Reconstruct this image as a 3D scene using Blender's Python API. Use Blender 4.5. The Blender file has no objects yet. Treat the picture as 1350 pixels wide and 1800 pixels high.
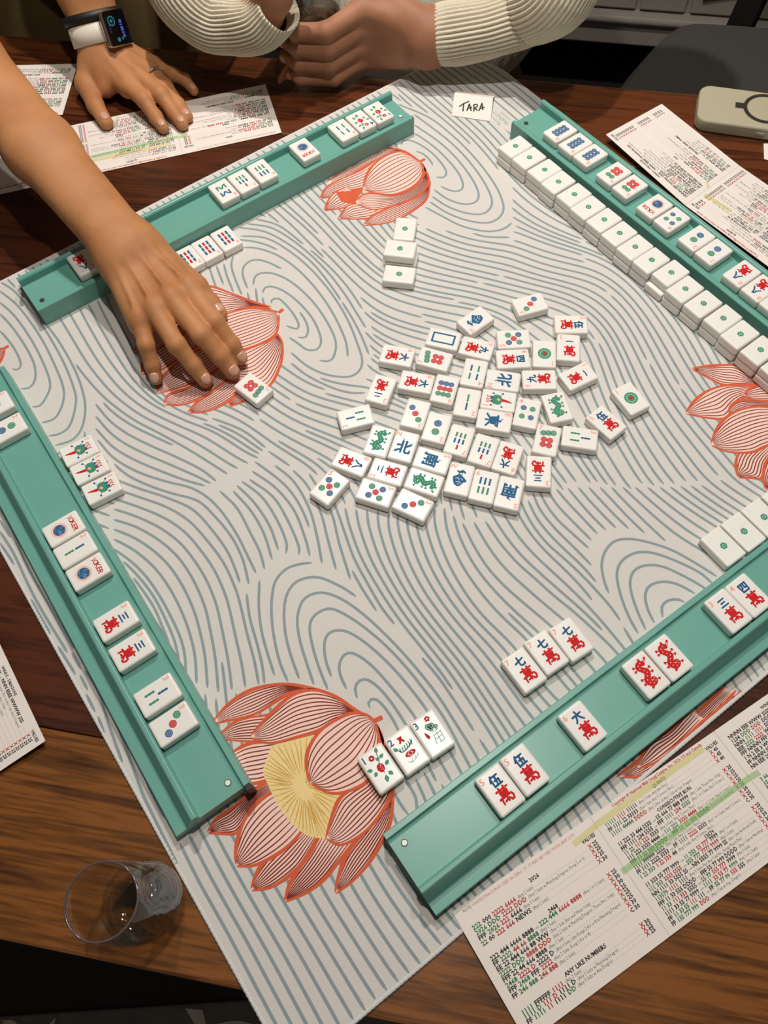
import bpy, bmesh, math, random
import numpy as np
from mathutils import Vector, Matrix

random.seed(7); np.random.seed(7)
SC = bpy.context.scene
COL = SC.collection
MM = 0.001

# ------------------------------------------------------------------ camera
CAM_F, CAM_PITCH, CAM_ROLL, CAM_H = 1395.38, 1.1099053, -0.0661045, 610.545   # px of a 1350x1800 frame, rad, rad, mm above the mat
_cp, _sp = math.cos(CAM_PITCH), math.sin(CAM_PITCH)
_fw = np.array([0, _cp, -_sp]); _rt = np.array([1.0, 0, 0]); _up = np.cross(_rt, _fw)
_cr, _sr = math.cos(CAM_ROLL), math.sin(CAM_ROLL)
_R = _cr*_rt + _sr*_up; _U = -_sr*_rt + _cr*_up; _C = np.array([0, 0, CAM_H])
cam = bpy.data.cameras.new('camera'); cam.sensor_fit = 'VERTICAL'; cam.sensor_height = 36.0
cam.lens = CAM_F/1800*36.0; cam.clip_start = 0.01; cam.clip_end = 30
cam_ob = bpy.data.objects.new('camera', cam); COL.objects.link(cam_ob)
cam_ob.matrix_world = Matrix(((_R[0], _U[0], -_fw[0], 0), (_R[1], _U[1], -_fw[1], 0), (_R[2], _U[2], -_fw[2], CAM_H*MM), (0, 0, 0, 1)))
SC.camera = cam_ob

# ------------------------------------------------------------------ world, lamps, exposure
SC.view_settings.view_transform = 'Standard'; SC.view_settings.look = 'None'
SC.view_settings.gamma = 1.0; SC.view_settings.use_curve_mapping = False
SC.view_settings.exposure = -0.46
wd = bpy.data.worlds.new('room_glow'); SC.world = wd; wd.use_nodes = True
bg = wd.node_tree.nodes['Background']; bg.inputs[0].default_value = (1.0, 0.92, 0.83, 1); bg.inputs[1].default_value = 0.10

def bulb(name, loc, power, size, color=(1, 0.948, 0.878)):
    l = bpy.data.lights.new(name, 'AREA'); l.shape = 'DISK'; l.size = size; l.energy = power; l.color = color
    o = bpy.data.objects.new(name, l); o.location = loc; COL.objects.link(o)
    return o
# pendant over the table: three bulbs pointing straight down, out of frame above the lens
bulb('pendant_bulb', (0.00, 0.98, 1.25), 14.0, 0.035)
bulb('pendant_bulb.001', (0.08, 0.36, 1.45), 11.0, 0.04)
bulb('pendant_bulb.002', (0.36, 0.78, 1.35), 5.5, 0.04)

def gp(x, y, z=0.0):
    """point (mm) on the horizontal plane at height z seen at photo pixel x, y"""
    d = _fw + (x-675)/CAM_F*_R - (y-900)/CAM_F*_U
    t = (z-_C[2])/d[2]
    return _C + d*t

# ------------------------------------------------------------------ helpers
def srgb(r, g, b):
    f = lambda c: (c/255/12.92) if c/255 <= 0.04045 else ((c/255+0.055)/1.055)**2.4
    return (f(r), f(g), f(b), 1)

def mat(name, col, rough=0.5, noise=0.0, nscale=40.0, bump=0.0, bscale=300.0, spec=0.5, coat=0.0, sss=0.0, alpha=1.0, metal=0.0):
    m = bpy.data.materials.new(name); m.use_nodes = True
    nt = m.node_tree; b = nt.nodes['Principled BSDF']
    b.inputs['Base Color'].default_value = col; b.inputs['Roughness'].default_value = rough
    b.inputs['Specular IOR Level'].default_value = spec; b.inputs['Coat Weight'].default_value = coat
    b.inputs['Coat Roughness'].default_value = 0.08
    b.inputs['Metallic'].default_value = metal
    if alpha < 1: b.inputs['Alpha'].default_value = alpha
    if sss:
        b.inputs['Subsurface Weight'].default_value = sss
        b.inputs['Subsurface Radius'].default_value = (0.004, 0.002, 0.001)
        b.inputs['Subsurface Scale'].default_value = 1.0
    tc = nt.nodes.new('ShaderNodeTexCoord')
    if noise:
        n = nt.nodes.new('ShaderNodeTexNoise'); n.inputs['Scale'].default_value = nscale; n.inputs['Detail'].default_value = 4
        nt.links.new(tc.outputs['Object'], n.inputs['Vector'])
        mx = nt.nodes.new('ShaderNodeMix'); mx.data_type = 'RGBA'
        mx.inputs['A'].default_value = tuple(max(0, c*(1-noise)) for c in col[:3])+(1,)
        mx.inputs['B'].default_value = tuple(min(1, c*(1+noise)) for c in col[:3])+(1,)
        nt.links.new(n.outputs['Fac'], mx.inputs['Factor']); nt.links.new(mx.outputs['Result'], b.inputs['Base Color'])
    if bump:
        n2 = nt.nodes.new('ShaderNodeTexNoise'); n2.inputs['Scale'].default_value = bscale; n2.inputs['Detail'].default_value = 3
        nt.links.new(tc.outputs['Object'], n2.inputs['Vector'])
        bp = nt.nodes.new('ShaderNodeBump'); bp.inputs['Strength'].default_value = bump; bp.inputs['Distance'].default_value = 0.0006
        nt.links.new(n2.outputs['Fac'], bp.inputs['Height']); nt.links.new(bp.outputs['Normal'], b.inputs['Normal'])
    return m

def wood(name, dark, light, grain_dir=(1, 0), seed=0.0, scale=1.0, rough=0.28):
    m = bpy.data.materials.new(name); m.use_nodes = True
    nt = m.node_tree; b = nt.nodes['Principled BSDF']; L = nt.links.new
    b.inputs['Roughness'].default_value = rough; b.inputs['Coat Weight'].default_value = 0.25; b.inputs['Coat Roughness'].default_value = 0.25
    tc = nt.nodes.new('ShaderNodeTexCoord'); mp = nt.nodes.new('ShaderNodeMapping')
    mp.inputs['Rotation'].default_value[2] = -math.atan2(grain_dir[1], grain_dir[0]); mp.inputs['Location'].default_value = (seed*3.1, seed*1.7, seed)
    L(tc.outputs['Object'], mp.inputs['Vector'])
    st = nt.nodes.new('ShaderNodeMapping'); st.inputs['Scale'].default_value = (4.0*scale, 62*scale, 62*scale); L(mp.outputs['Vector'], st.inputs['Vector'])
    n1 = nt.nodes.new('ShaderNodeTexNoise'); n1.inputs['Scale'].default_value = 1.3; n1.inputs['Detail'].default_value = 6; n1.inputs['Distortion'].default_value = 1.4
    L(st.outputs['Vector'], n1.inputs['Vector'])
    st2 = nt.nodes.new('ShaderNodeMapping'); st2.inputs['Scale'].default_value = (30*scale, 420*scale, 420*scale); L(mp.outputs['Vector'], st2.inputs['Vector'])
    n2 = nt.nodes.new('ShaderNodeTexNoise'); n2.inputs['Scale'].default_value = 1.0; n2.inputs['Detail'].default_value = 3
    L(st2.outputs['Vector'], n2.inputs['Vector'])
    n3 = nt.nodes.new('ShaderNodeTexNoise'); n3.inputs['Scale'].default_value = 5.0*scale; n3.inputs['Detail'].default_value = 2; L(mp.outputs['Vector'], n3.inputs['Vector'])
    ad = nt.nodes.new('ShaderNodeMath'); ad.operation = 'MULTIPLY_ADD'; L(n2.outputs['Fac'], ad.inputs[0]); ad.inputs[1].default_value = 0.5; L(n1.outputs['Fac'], ad.inputs[2])
    ad2 = nt.nodes.new('ShaderNodeMath'); ad2.operation = 'MULTIPLY_ADD'; L(n3.outputs['Fac'], ad2.inputs[0]); ad2.inputs[1].default_value = 0.35; L(ad.outputs[0], ad2.inputs[2])
    cr = nt.nodes.new('ShaderNodeValToRGB'); L(ad2.outputs[0], cr.inputs['Fac'])
    cr.color_ramp.elements[0].position = 0.60; cr.color_ramp.elements[0].color = dark
    cr.color_ramp.elements[1].position = 1.16; cr.color_ramp.elements[1].color = light
    e = cr.color_ramp.elements.new(0.86); e.color = tuple((dark[i]*0.45+light[i]*0.55) for i in range(3))+(1,)
    L(cr.outputs['Color'], b.inputs['Base Color'])
    bp = nt.nodes.new('ShaderNodeBump'); bp.inputs['Strength'].default_value = 0.12; bp.inputs['Distance'].default_value = 0.0004
    L(n2.outputs['Fac'], bp.inputs['Height']); L(bp.outputs['Normal'], b.inputs['Normal'])
    return m

def tag(o, label=None, cat=None, group=None, kind=None):
    if label: o['label'] = label
    if cat: o['category'] = cat
    if group: o['group'] = group
    if kind: o['kind'] = kind
    return o

def link(name, me, parent=None, mats=(), smooth=False, loc=None):
    o = bpy.data.objects.new(name, me); COL.objects.link(o)
    for m in mats: me.materials.append(m)
    if smooth:
        me.polygons.foreach_set('use_smooth', [True]*len(me.polygons))
    if parent: o.parent = parent
    if loc is not None: o.location = loc
    return o

def mk(name, verts, faces, mats=(), parent=None, smooth=False, fmat=None, loc=None):
    """verts in mm"""
    me = bpy.data.meshes.new(name)
    me.from_pydata([(v[0]*MM, v[1]*MM, v[2]*MM) for v in verts], [], [tuple(int(i) for i in f) for f in faces])
    if not isinstance(mats, (list, tuple)): mats = (mats,)
    o = link(name, me, parent, mats, smooth, loc)
    if fmat: me.polygons.foreach_set('material_index', fmat)
    me.update()
    return o

def empty(name, loc=(0, 0, 0), rz=0.0):
    o = bpy.data.objects.new(name, None); o.empty_display_size = 0.02; COL.objects.link(o)
    o.location = Vector(loc)*MM; o.rotation_euler = (0, 0, rz)
    return o

def from_bm(name, bm, mats=(), parent=None, smooth=False):
    me = bpy.data.meshes.new(name); bm.to_mesh(me); bm.free()
    if not isinstance(mats, (list, tuple)): mats = (mats,)
    return link(name, me, parent, mats, smooth)

def rbox(sx, sy, sz, r, seg=3, z0=0.0):
    """rounded box mesh data (mm), base at z0; flat faces keep flat shading through weighted normals"""
    bm = bmesh.new(); bmesh.ops.create_cube(bm, size=1.0)
    for v in bm.verts: v.co = Vector((v.co.x*sx, v.co.y*sy, (v.co.z+0.5)*sz+z0))*MM
    bmesh.ops.bevel(bm, geom=list(bm.edges), offset=r*MM, segments=seg, profile=0.5, affect='EDGES')
    return bm

def wn_mesh(bm, name):
    """bmesh -> mesh with smooth shading and weighted normals"""
    me = bpy.data.meshes.new(name); bm.to_mesh(me); bm.free()
    me.polygons.foreach_set('use_smooth', [True]*len(me.polygons))
    o = bpy.data.objects.new('tmp', me); COL.objects.link(o)
    md = o.modifiers.new('wn', 'WEIGHTED_NORMAL'); md.keep_sharp = True; md.weight = 100
    dg = bpy.context.evaluated_depsgraph_get()
    out = bpy.data.meshes.new_from_object(o.evaluated_get(dg), depsgraph=dg); out.name = name
    bpy.data.objects.remove(o); bpy.data.meshes.remove(me)
    return out

def catmull(pts, n=8):
    P = np.array(pts, float)
    if len(P) < 3: 
        return np.array([P[0]+(P[1]-P[0])*t for t in np.linspace(0, 1, n+1)])
    Q = np.vstack([2*P[0]-P[1], P, 2*P[-1]-P[-2]]); out = []
    for i in range(1, len(Q)-2):
        p0, p1, p2, p3 = Q[i-1], Q[i], Q[i+1], Q[i+2]
        for t in np.linspace(0, 1, n, endpoint=False):
            out.append(0.5*((2*p1)+(-p0+p2)*t+(2*p0-5*p1+4*p2-p3)*t*t+(-p0+3*p1-3*p2+p3)*t**3))
    out.append(P[-1]); return np.array(out)

def resample(P, n):
    d = np.r_[0, np.cumsum(np.linalg.norm(np.diff(P, axis=0), axis=1))]
    t = np.linspace(0, d[-1], n)
    return np.stack([np.interp(t, d, P[:, k]) for k in range(P.shape[1])], 1)

class Flat:
    """collects flat print (2-D polygons) as real geometry lying on a surface, several materials"""
    def __init__(s): s.v = []; s.f = []; s.m = []
    def add(s, verts, faces, m, z=0.0):
        b = len(s.v); s.v += [(float(v[0]), float(v[1]), z) for v in verts]; s.f += [tuple(b+i for i in f) for f in faces]; s.m += [m]*len(faces)
    def ribbon(s, P, w, m, z=0.0, taper=True, w2=None):
        P = np.asarray(P, float)
        if len(P) < 2: return
        T = np.gradient(P, axis=0); T /= (np.linalg.norm(T, axis=1)[:, None]+1e-9)
        N = np.stack([-T[:, 1], T[:, 0]], 1)
        W = np.full(len(P), w/2) if w2 is None else np.interp(np.linspace(0, 1, len(P)), np.linspace(0, 1, len(w2)), w2)/2
        if taper: W = W.copy(); W[0] *= 0.45; W[-1] *= 0.45
        b = len(s.v); n = len(P)
        A = P+N*W[:, None]; B = P-N*W[:, None]
        s.v += [(a[0], a[1], z) for a in A]+[(q[0], q[1], z) for q in B]
        s.f += [(b+i, b+n+i, b+n+i+1, b+i+1) for i in range(n-1)]; s.m += [m]*(n-1)
    def poly(s, P, m, z=0.0):
        P = np.asarray(P, float)
        if np.sum(P[:, 0]*np.roll(P[:, 1], -1)-P[:, 1]*np.roll(P[:, 0], -1)) < 0: P = P[::-1]
        b = len(s.v); s.v += [(p[0], p[1], z) for p in P]; s.f.append(tuple(range(b, b+len(P)))); s.m.append(m)
    def disc(s, c, r, m, z=0.0, n=18, ry=None):
        ry = r if ry is None else ry
        s.poly([(c[0]+r*math.cos(2*math.pi*i/n), c[1]+ry*math.sin(2*math.pi*i/n)) for i in range(n)], m, z)
    def ring(s, c, r1, r2, m, z=0.0, n=22):
        b = len(s.v)
        for r in (r1, r2): s.v += [(c[0]+r*math.cos(2*math.pi*i/n), c[1]+r*math.sin(2*math.pi*i/n), z) for i in range(n)]
        s.f += [(b+i, b+(i+1) % n, b+n+(i+1) % n, b+n+i) for i in range(n)]; s.m += [m]*n
    def merge(s, o, off=(0, 0), sc=1.0, dz=0.0, rot=0.0):
        b = len(s.v); c, q = math.cos(rot), math.sin(rot)
        s.v += [(off[0]+sc*(v[0]*c-v[1]*q), off[1]+sc*(v[0]*q+v[1]*c), v[2]+dz) for v in o.v]; s.f += [tuple(b+i for i in f) for f in o.f]; s.m += o.m
    def mesh(s, name):
        me = bpy.data.meshes.new(name); me.from_pydata([(v[0]*MM, v[1]*MM, v[2]*MM) for v in s.v], [], s.f)
        me.polygons.foreach_set('material_index', s.m); me.update(); return me

# ---- glyph outlines from Blender's own font
_gc = {}
def glyph(c, bold=0.0, res=2):
    k = (c, bold, res)
    if k not in _gc:
        def build(t):
            cu = bpy.data.curves.new('t', 'FONT'); cu.body = t; cu.size = 1.0; cu.resolution_u = res; cu.offset = bold; cu.fill_mode = 'FRONT'
            ob = bpy.data.objects.new('t', cu); COL.objects.link(ob)
            dg = bpy.context.evaluated_depsgraph_get()
            me = bpy.data.meshes.new_from_object(ob.evaluated_get(dg), depsgraph=dg)
            v = [(q.co.x, q.co.y) for q in me.vertices]; f = [tuple(p.vertices) if p.normal.z >= 0 else tuple(reversed(p.vertices)) for p in me.polygons]
            bpy.data.meshes.remove(me); bpy.data.objects.remove(ob); bpy.data.curves.remove(cu)
            return v, f
        v, f = build(c) if c != ' ' else ([], [])
        if ord(c) < 256:
            w2 = max(p[0] for p in build('H'+c+'H')[0]); w1 = max(p[0] for p in build('HH')[0]); adv = w2-w1
        else: adv = 1.0
        _gc[k] = (v, f, adv)
    return _gc[k]

def text(fl, s, x, y, size, m, bold=0.0, z=0.0, sx=1.0, align='l', res=1, rot=0.0):
    """write a line of text into a Flat; returns end x"""
    bold = 0.0 if bold < 0.01 else 0.034
    w = sum(glyph(c, bold, res)[2] for c in s)*size*sx
    x0 = x-(w if align == 'r' else w/2 if align == 'c' else 0); cx = x0
    for c in s:
        v, f, a = glyph(c, bold, res)
        if v: fl.add([(cx+p[0]*size*sx, y+p[1]*size) for p in v], f, m, z)
        cx += a*size*sx
    return cx

def sym(fl, c, x, y, size, m, bold=0.03, z=0.0, sx=1.0, rot=0.0):
    """one character centred on x, y with given height"""
    v, f, a = glyph(c, 0.022, 2)
    if not v: return
    A = np.array(v); lo, hi = A.min(0), A.max(0); k = size/max(hi[1]-lo[1], (hi[0]-lo[0])*0.8, 1e-6); A = (A-(lo+hi)/2)*k
    A[:, 0] *= sx
    if rot: c0, s0 = math.cos(rot), math.sin(rot); A = A@np.array([[c0, s0], [-s0, c0]])
    fl.add(A+np.array([x, y]), f, m, z)
for c_ in ' ABCDEFGHIJKLMNOPQRSTUVWXYZabcdefghijklmnopqrstuvwxyz0123456789().,-:"©': glyph(c_, 0.0, 1); glyph(c_, 0.034, 1)   # cache while the scene is still empty
for c_ in '0123456789NEWSJOKR': glyph(c_, 0.022, 2)
# ================================================================== SETTING
TT = np.array([0.973, -0.230]); TN = np.array([0.230, 0.973])          # along / across the table
M_floor = mat('dark_floor', srgb(38, 31, 27), 0.6, 0.4, 6)
o = mk('floor', [(-3000, -2500, -750), (3000, -2500, -750), (3000, 3200, -750), (-3000, 3200, -750)], [(0, 1, 2, 3)], M_floor); tag(o, kind='structure')
M_wall = mat('dim_wall', srgb(120, 108, 95), 0.9, 0.05, 8)
def tq(t, n): return TT*t+TN*n
wq = [tq(-3000, 2330), tq(3000, 2330)]
o = mk('wall_far', [(*wq[0], -750), (*wq[1], -750), (*wq[1], 1750), (*wq[0], 1750)], [(0, 1, 2, 3)], M_wall); tag(o, kind='structure')

# rug with a leafy pattern under the near side of the table
rug = empty('area_rug', (-150, -560, -750)); tag(rug, 'dark patterned rug with pale leafy scrolls below the near table edge', 'rug')
M_rug = mat('rug_pile', srgb(128, 118, 110), 0.95, 0.3, 60, 0.4, 900); M_rugl = mat('rug_scroll', srgb(236, 222, 204), 0.95, 0.25, 80, 0.4, 900)
bm = rbox(1500, 900, 9, 3, 2); from_bm('rug_field', bm, M_rug, rug)
fl = Flat(); rs = random.Random(3)
for i in range(60):
    x, y, a = rs.uniform(-690, 690), rs.uniform(-400, 400), rs.uniform(0, 6.28)
    P = [(x, y)]
    for k in range(8):
        a += rs.uniform(-0.1, 0.75); x += 32*math.cos(a); y += 32*math.sin(a); P.append((x, y))
    P = catmull(P, 5); fl.ribbon(P, 16, 0, 9.6, True, [6, 20, 16, 10, 5])
    for k in range(4, len(P)-6, 9):
        t = P[k+1]-P[k]; t /= np.linalg.norm(t)+1e-6; nrm = np.array([-t[1], t[0]])*(1 if k % 2 else -1)
        q = [P[k], P[k]+t*18+nrm*16, P[k]+t*26+nrm*46, P[k]+t*4+nrm*30]
        fl.poly(q, 0, 9.7)
fl.v = [(min(max(v[0], -745), 745), min(max(v[1], -445), 445), v[2]) for v in fl.v]
o = link('scroll_pattern', fl.mesh('scroll_pattern'), rug, (M_rugl,)); tag(o, kind='stuff')

# dining table ----------------------------------------------------------
table = empty('dining_table', (0, 420, -750)); tag(table, 'long dark walnut dining table carrying the mahjong mat', 'table')
def tloc(x, y, z): return (x, y-420, z+750)
bounds = [-70, 73, 209, 345, 482, 616, 750, 881]
tones = [((34, 16, 7), (132, 80, 33)), ((26, 9, 4), (84, 40, 19)), ((26, 9, 5), (78, 37, 18)), ((26, 9, 5), (80, 38, 18)), ((24, 8, 4), (76, 35, 16)), ((26, 9, 5), (82, 39, 18)), ((28, 11, 6), (98, 51, 25))]
for i in range(7):
    a, b = bounds[i]+0.25, bounds[i+1]-0.25
    bm = rbox(2100, b-a, 36, 0.9 if 0 < i < 6 else 2.2, 2)
    mw = wood('walnut_plank_%d' % i, srgb(*tones[i][0]), srgb(*tones[i][1]), (1, 0), i*1.37+0.4, 1.0 if i else 0.9)
    p = from_bm('plank', bm, mw, table)
    c = tq(60, (a+b)/2); p.location = Vector(tloc(c[0], c[1], -39))*MM; p.rotation_euler = (0, 0, math.atan2(TT[1], TT[0]))
mw = wood('walnut_frame', srgb(30, 12, 5), srgb(85, 44, 20), (1, 0), 9.1)
for n0 in (10, 800):
    p = from_bm('apron', rbox(1900, 24, 90, 2, 2), mw, table); c = tq(60, n0); p.location = Vector(tloc(c[0], c[1], -129))*MM; p.rotation_euler = (0, 0, math.atan2(TT[1], TT[0]))
for t0 in (-870, 990):
    for n0 in (30, 780):
        p = from_bm('leg', rbox(80, 80, 711, 4, 2), mw, table); c = tq(t0, n0); p.location = Vector(tloc(c[0], c[1], -750))*MM; p.rotation_euler = (0, 0, math.atan2(TT[1], TT[0]))

# ================================================================== MAT
ME_ = np.array([0.842, 0.5395]); MN_ = np.array([-0.5395, 0.842])
ME0, ME1, MN0, MN1, MR = -119.5, 618.5, -34.0, 704.0, 73.0
def rrect(e0, e1, n0, n1, r, k=12):
    P = []
    r2 = r-42
    for (cx, cy, a0, r) in ((e1-r, n1-r, 0, r), (e0+r, n1-r, 90, r), (e0+r2, n0+r2, 180, r2), (e1-r, n0+r, 270, r)):
        for i in range(k+1):
            a = math.radians(a0+90*i/k); P.append(ME_*(cx+r*math.cos(a))+MN_*(cy+r*math.sin(a)))
    return np.array(P)
def in_mat(p, ins=1.6):
    e, n = p@ME_, p@MN_
    e0, e1, n0, n1, r = ME0+ins, ME1-ins, MN0+ins, MN1-ins, MR-ins
    if not (e0 <= e <= e1 and n0 <= n <= n1): return False
    if e < (e0+e1)/2 and n < (n0+n1)/2: r -= 42
    dx = max(e0+r-e, e-(e1-r), 0); dy = max(n0+r-n, n-(n1-r), 0)
    return dx*dx+dy*dy <= r*r
mc = ME_*(ME0+ME1)/2+MN_*(MN0+MN1)/2
mat_ob = empty('playing_mat', (mc[0], mc[1], -3)); tag(mat_ob, 'pale square neoprene mahjong mat printed with grey wave lines and coral lotus flowers', 'mat')
def ml(P, z): return [(p[0]-mc[0], p[1]-mc[1], z+3) for p in P]
M_mat = mat('neoprene_cream', srgb(212, 207, 201), 0.85, 0.035, 25, 0.25, 1500, 0.25)
M_line = mat('wave_print', srgb(140, 154, 157), 0.85, 0.06, 200, 0.2, 1500, 0.25)
M_pink = mat('lotus_pink', srgb(244, 206, 193), 0.85, 0.03, 60, 0.2, 1500, 0.25)
M_coral = mat('lotus_coral', srgb(212, 96, 62), 0.85, 0.08, 150, 0.2, 1500, 0.25)
M_vein = mat('lotus_vein', srgb(126, 50, 42), 0.85, 0.1, 150, 0.2, 1500, 0.25)
M_yel = mat('lotus_stamen', srgb(240, 212, 150), 0.85, 0.1, 300, 0.2, 1500, 0.25)
M_yel2 = mat('lotus_stamen_lines', srgb(206, 162, 78), 0.85, 0.1, 300, 0.2, 1500, 0.25)
M_stitch = mat('white_overlock_thread', srgb(226, 225, 222), 0.8, 0.12, 1400, 0.8, 1800, 0.3)
out = rrect(ME0+1.2, ME1-1.2, MN0+1.2, MN1-1.2, MR-1.2); n = len(out)
V = ml(out, -3)+ml(out, 0); F = [tuple(range(n, 2*n)), tuple(reversed(range(n)))]+[(i, (i+1) % n, n+(i+1) % n, n+i) for i in range(n)]
mk('mat_sheet', V, F, M_mat, mat_ob)
# overlocked edge: a thin cord with thread ridges all round
cord = np.vstack([out, out[:1]]); cord = resample(cord, 1700)[:-1]; T = np.roll(cord, -1, 0)-np.roll(cord, 1, 0); T /= np.linalg.norm(T, axis=1)[:, None]; NN = np.stack([T[:, 1], -T[:, 0]], 1)
V = []; F = []; K = 7; n = len(cord)
for i in range(n):
    rr = 1.72+(0.16 if i % 2 else -0.10)
    for k in range(K):
        a = 2*math.pi*k/K; off = 0.1+rr*math.cos(a)*1.15; z = -1.4+rr*math.sin(a)*0.92
        p = cord[i]+NN[i]*off; V.append((p[0]-mc[0], p[1]-mc[1], z+3))
for i in range(n):
    j = (i+1) % n
    for k in range(K): F.append((i*K+k, i*K+(k+1) % K, j*K+(k+1) % K, j*K+k))
mk('stitched_edge', V, F, M_stitch, mat_ob, True)

# ---- printed wave lines: traced key lines, the lines between them interpolated
KO = {1: (0, 400, 3), 2: (200, 750, 3), 3: (380, 250, 3), 4: (700, 90, 3.857), 5: (400, 880, 3), 6: (820, 860, 3), 7: (840, 380, 3), 8: (380, 650, 3), 9: (460, 1540, 3.068), 0: (0, 0, 1), 10: (0, 600, 2.935)}
def kpt(k, pts):
    ox, oy, s = KO[k]
    return np.array([gp(ox+x/s, oy+y/s, 0)[:2] for x, y in pts])
WL = []; WF = []; WG = []
def line(k, *pts): WL.append(catmull(kpt(k, pts), 7))
def fam(k, keys, counts, jit=0.5):
    """keys: list of polylines, counts: number of lines between consecutive keys"""
    C = [resample(catmull(kpt(k, q), 8), 60) for q in keys]
    for i, c in enumerate(C):
        dst = WG if k in (3, 4, 7, 8) else WF
        dst.append(c)
        if i+1 < len(C):
            for j in range(counts[i]):
                t = (j+1)/(counts[i]+1); dst.append(c*(1-t)+C[i+1]*t)
# left whorl
line(1, (0, 545), (40, 590), (85, 655), (110, 720), (95, 750), (65, 745))
line(1, (0, 455), (60, 520), (130, 620), (180, 720), (185, 800), (155, 845), (110, 850))
line(1, (0, 395), (80, 470), (170, 600), (235, 730), (265, 830), (240, 900), (210, 940), (170, 945))
line(1, (0, 335), (100, 420), (215, 580), (295, 740), (335, 850), (330, 930), (290, 1005), (220, 1030))
line(1, (0, 285), (90, 350), (225, 520), (330, 700), (390, 850), (400, 930), (370, 1040), (320, 1085), (255, 1100))
line(1, (30, 262), (140, 380), (250, 520), (310, 600), (390, 740), (435, 860), (450, 960), (430, 1060), (380, 1120), (290, 1150))
line(1, (-60, 640), (-20, 700), (10, 790), (0, 830))
# lines running down from the upper left rack, sweeping right
fam(1, [[(262, 500), (320, 590), (400, 720), (470, 810), (560, 905), (700, 1010), (850, 1090), (1010, 1180), (1200, 1300)],
        [(420, 430), (480, 540), (570, 690), (680, 830), (800, 930), (960, 1010), (1130, 1080), (1290, 1180), (1360, 1215)],
        [(560, 360), (600, 450), (680, 600), (740, 720), (850, 870), (980, 960), (1130, 1010), (1280, 1070), (1400, 1160)]], [2, 2])
fam(1, [[(505, 870), (580, 960), (690, 1040), (830, 1110), (980, 1180), (1100, 1250), (1170, 1325)],
        [(505, 1060), (600, 1160), (720, 1230), (850, 1285), (970, 1330), (1080, 1362)]], [2])
fam(1, [[(515, 1120), (600, 1215), (730, 1290), (880, 1340), (1000, 1370), (1090, 1420), (1170, 1500), (1250, 1620), (1300, 1720), (1350, 1822)],
        [(560, 1200), (650, 1290), (760, 1350), (900, 1400), (1040, 1440), (1130, 1520), (1220, 1630), (1280, 1750), (1312, 1880)]], [0])
# K2: central left family under the seam
line(2, (0, 275), (130, 325), (280, 375), (420, 440), (530, 560), (600, 660), (640, 750), (665, 822))
M4 = [(0, 325), (130, 370), (280, 425), (400, 500), (500, 610), (580, 720), (640, 850), (670, 950), (700, 1080), (740, 1230), (765, 1360)]
M7 = [(0, 490), (120, 530), (240, 600), (340, 690), (420, 810), (480, 950), (510, 1080), (535, 1220), (552, 1400)]
M10 = [(0, 645), (90, 710), (170, 790), (240, 890), (300, 1000), (350, 1110), (375, 1210), (380, 1330)]
M12 = [(60, 740), (150, 860), (210, 950), (250, 1040), (285, 1130), (300, 1200), (310, 1260), (320, 1330)]
fam(2, [M4, M7, M10, M12], [2, 2, 1])
line(2, (700, 880), (718, 1010), (757, 1150), (783, 1260), (795, 1355))
line(2, (768, 812), (765, 950), (780, 1080), (812, 1200), (848, 1312))
fam(2, [[(560, 340), (650, 430), (720, 560), (770, 660), (795, 750)], [(630, 340), (720, 440), (790, 560), (835, 700)], [(650, 310), (740, 400), (820, 520), (868, 650)]], [0, 0])
line(2, (675, 288), (780, 370), (860, 490), (910, 610), (908, 668))
line(2, (715, 278), (840, 370), (920, 500), (975, 630), (975, 675))
line(2, (730, 235), (850, 320), (950, 440), (1010, 590), (1033, 680))
line(2, (850, 205), (950, 290), (1030, 430), (1070, 570), (1098, 720))
line(2, (945, 230), (1020, 310), (1090, 450), (1130, 600), (1172, 753))
line(2, (1030, 248), (1080, 330), (1150, 460), (1190, 620), (1248, 805))
# arches
line(5, (445, 328), (380, 335), (310, 360), (255, 420), (235, 500), (232, 600), (245, 720), (275, 850), (318, 955))
line(5, (678, 505), (600, 455), (500, 410), (430, 405), (360, 430), (315, 490), (298, 580), (305, 700), (335, 820), (378, 940))
line(5, (455, 970), (415, 850), (380, 730), (368, 620), (395, 530), (450, 492), (520, 488), (620, 530), (740, 620), (880, 755), (1000, 890), (1110, 1030), (1200, 1170), (1310, 1345), (1390, 1500))
line(5, (528, 995), (475, 860), (440, 730), (435, 650), (465, 600), (530, 570), (600, 590), (710, 660), (840, 770), (960, 900), (1060, 1030), (1150, 1160), (1250, 1350), (1330, 1500))
line(5, (548, 928), (520, 850), (510, 770), (525, 710), (570, 685), (640, 695), (740, 760), (860, 870), (960, 985), (1060, 1120), (1160, 1300), (1250, 1470))
line(5, (627, 993), (595, 920), (590, 860), (620, 810), (670, 808), (760, 870), (860, 980), (980, 1130), (1090, 1320), (1180, 1480))
line(5, (683, 1042), (673, 990), (690, 955), (730, 942), (790, 980), (860, 1060), (930, 1165), (1010, 1300), (1100, 1480))
line(5, (750, 1093), (742, 1065), (765, 1045), (800, 1060), (850, 1120), (900, 1210), (960, 1350), (1010, 1440))
line(5, (1025, 828), (1110, 930), (1200, 1060), (1300, 1215))
line(5, (1330, 1260), (1400, 1370), (1460, 1480))
line(5, (1030, 1720), (1000, 1640), (990, 1560), (930, 1460))
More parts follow.
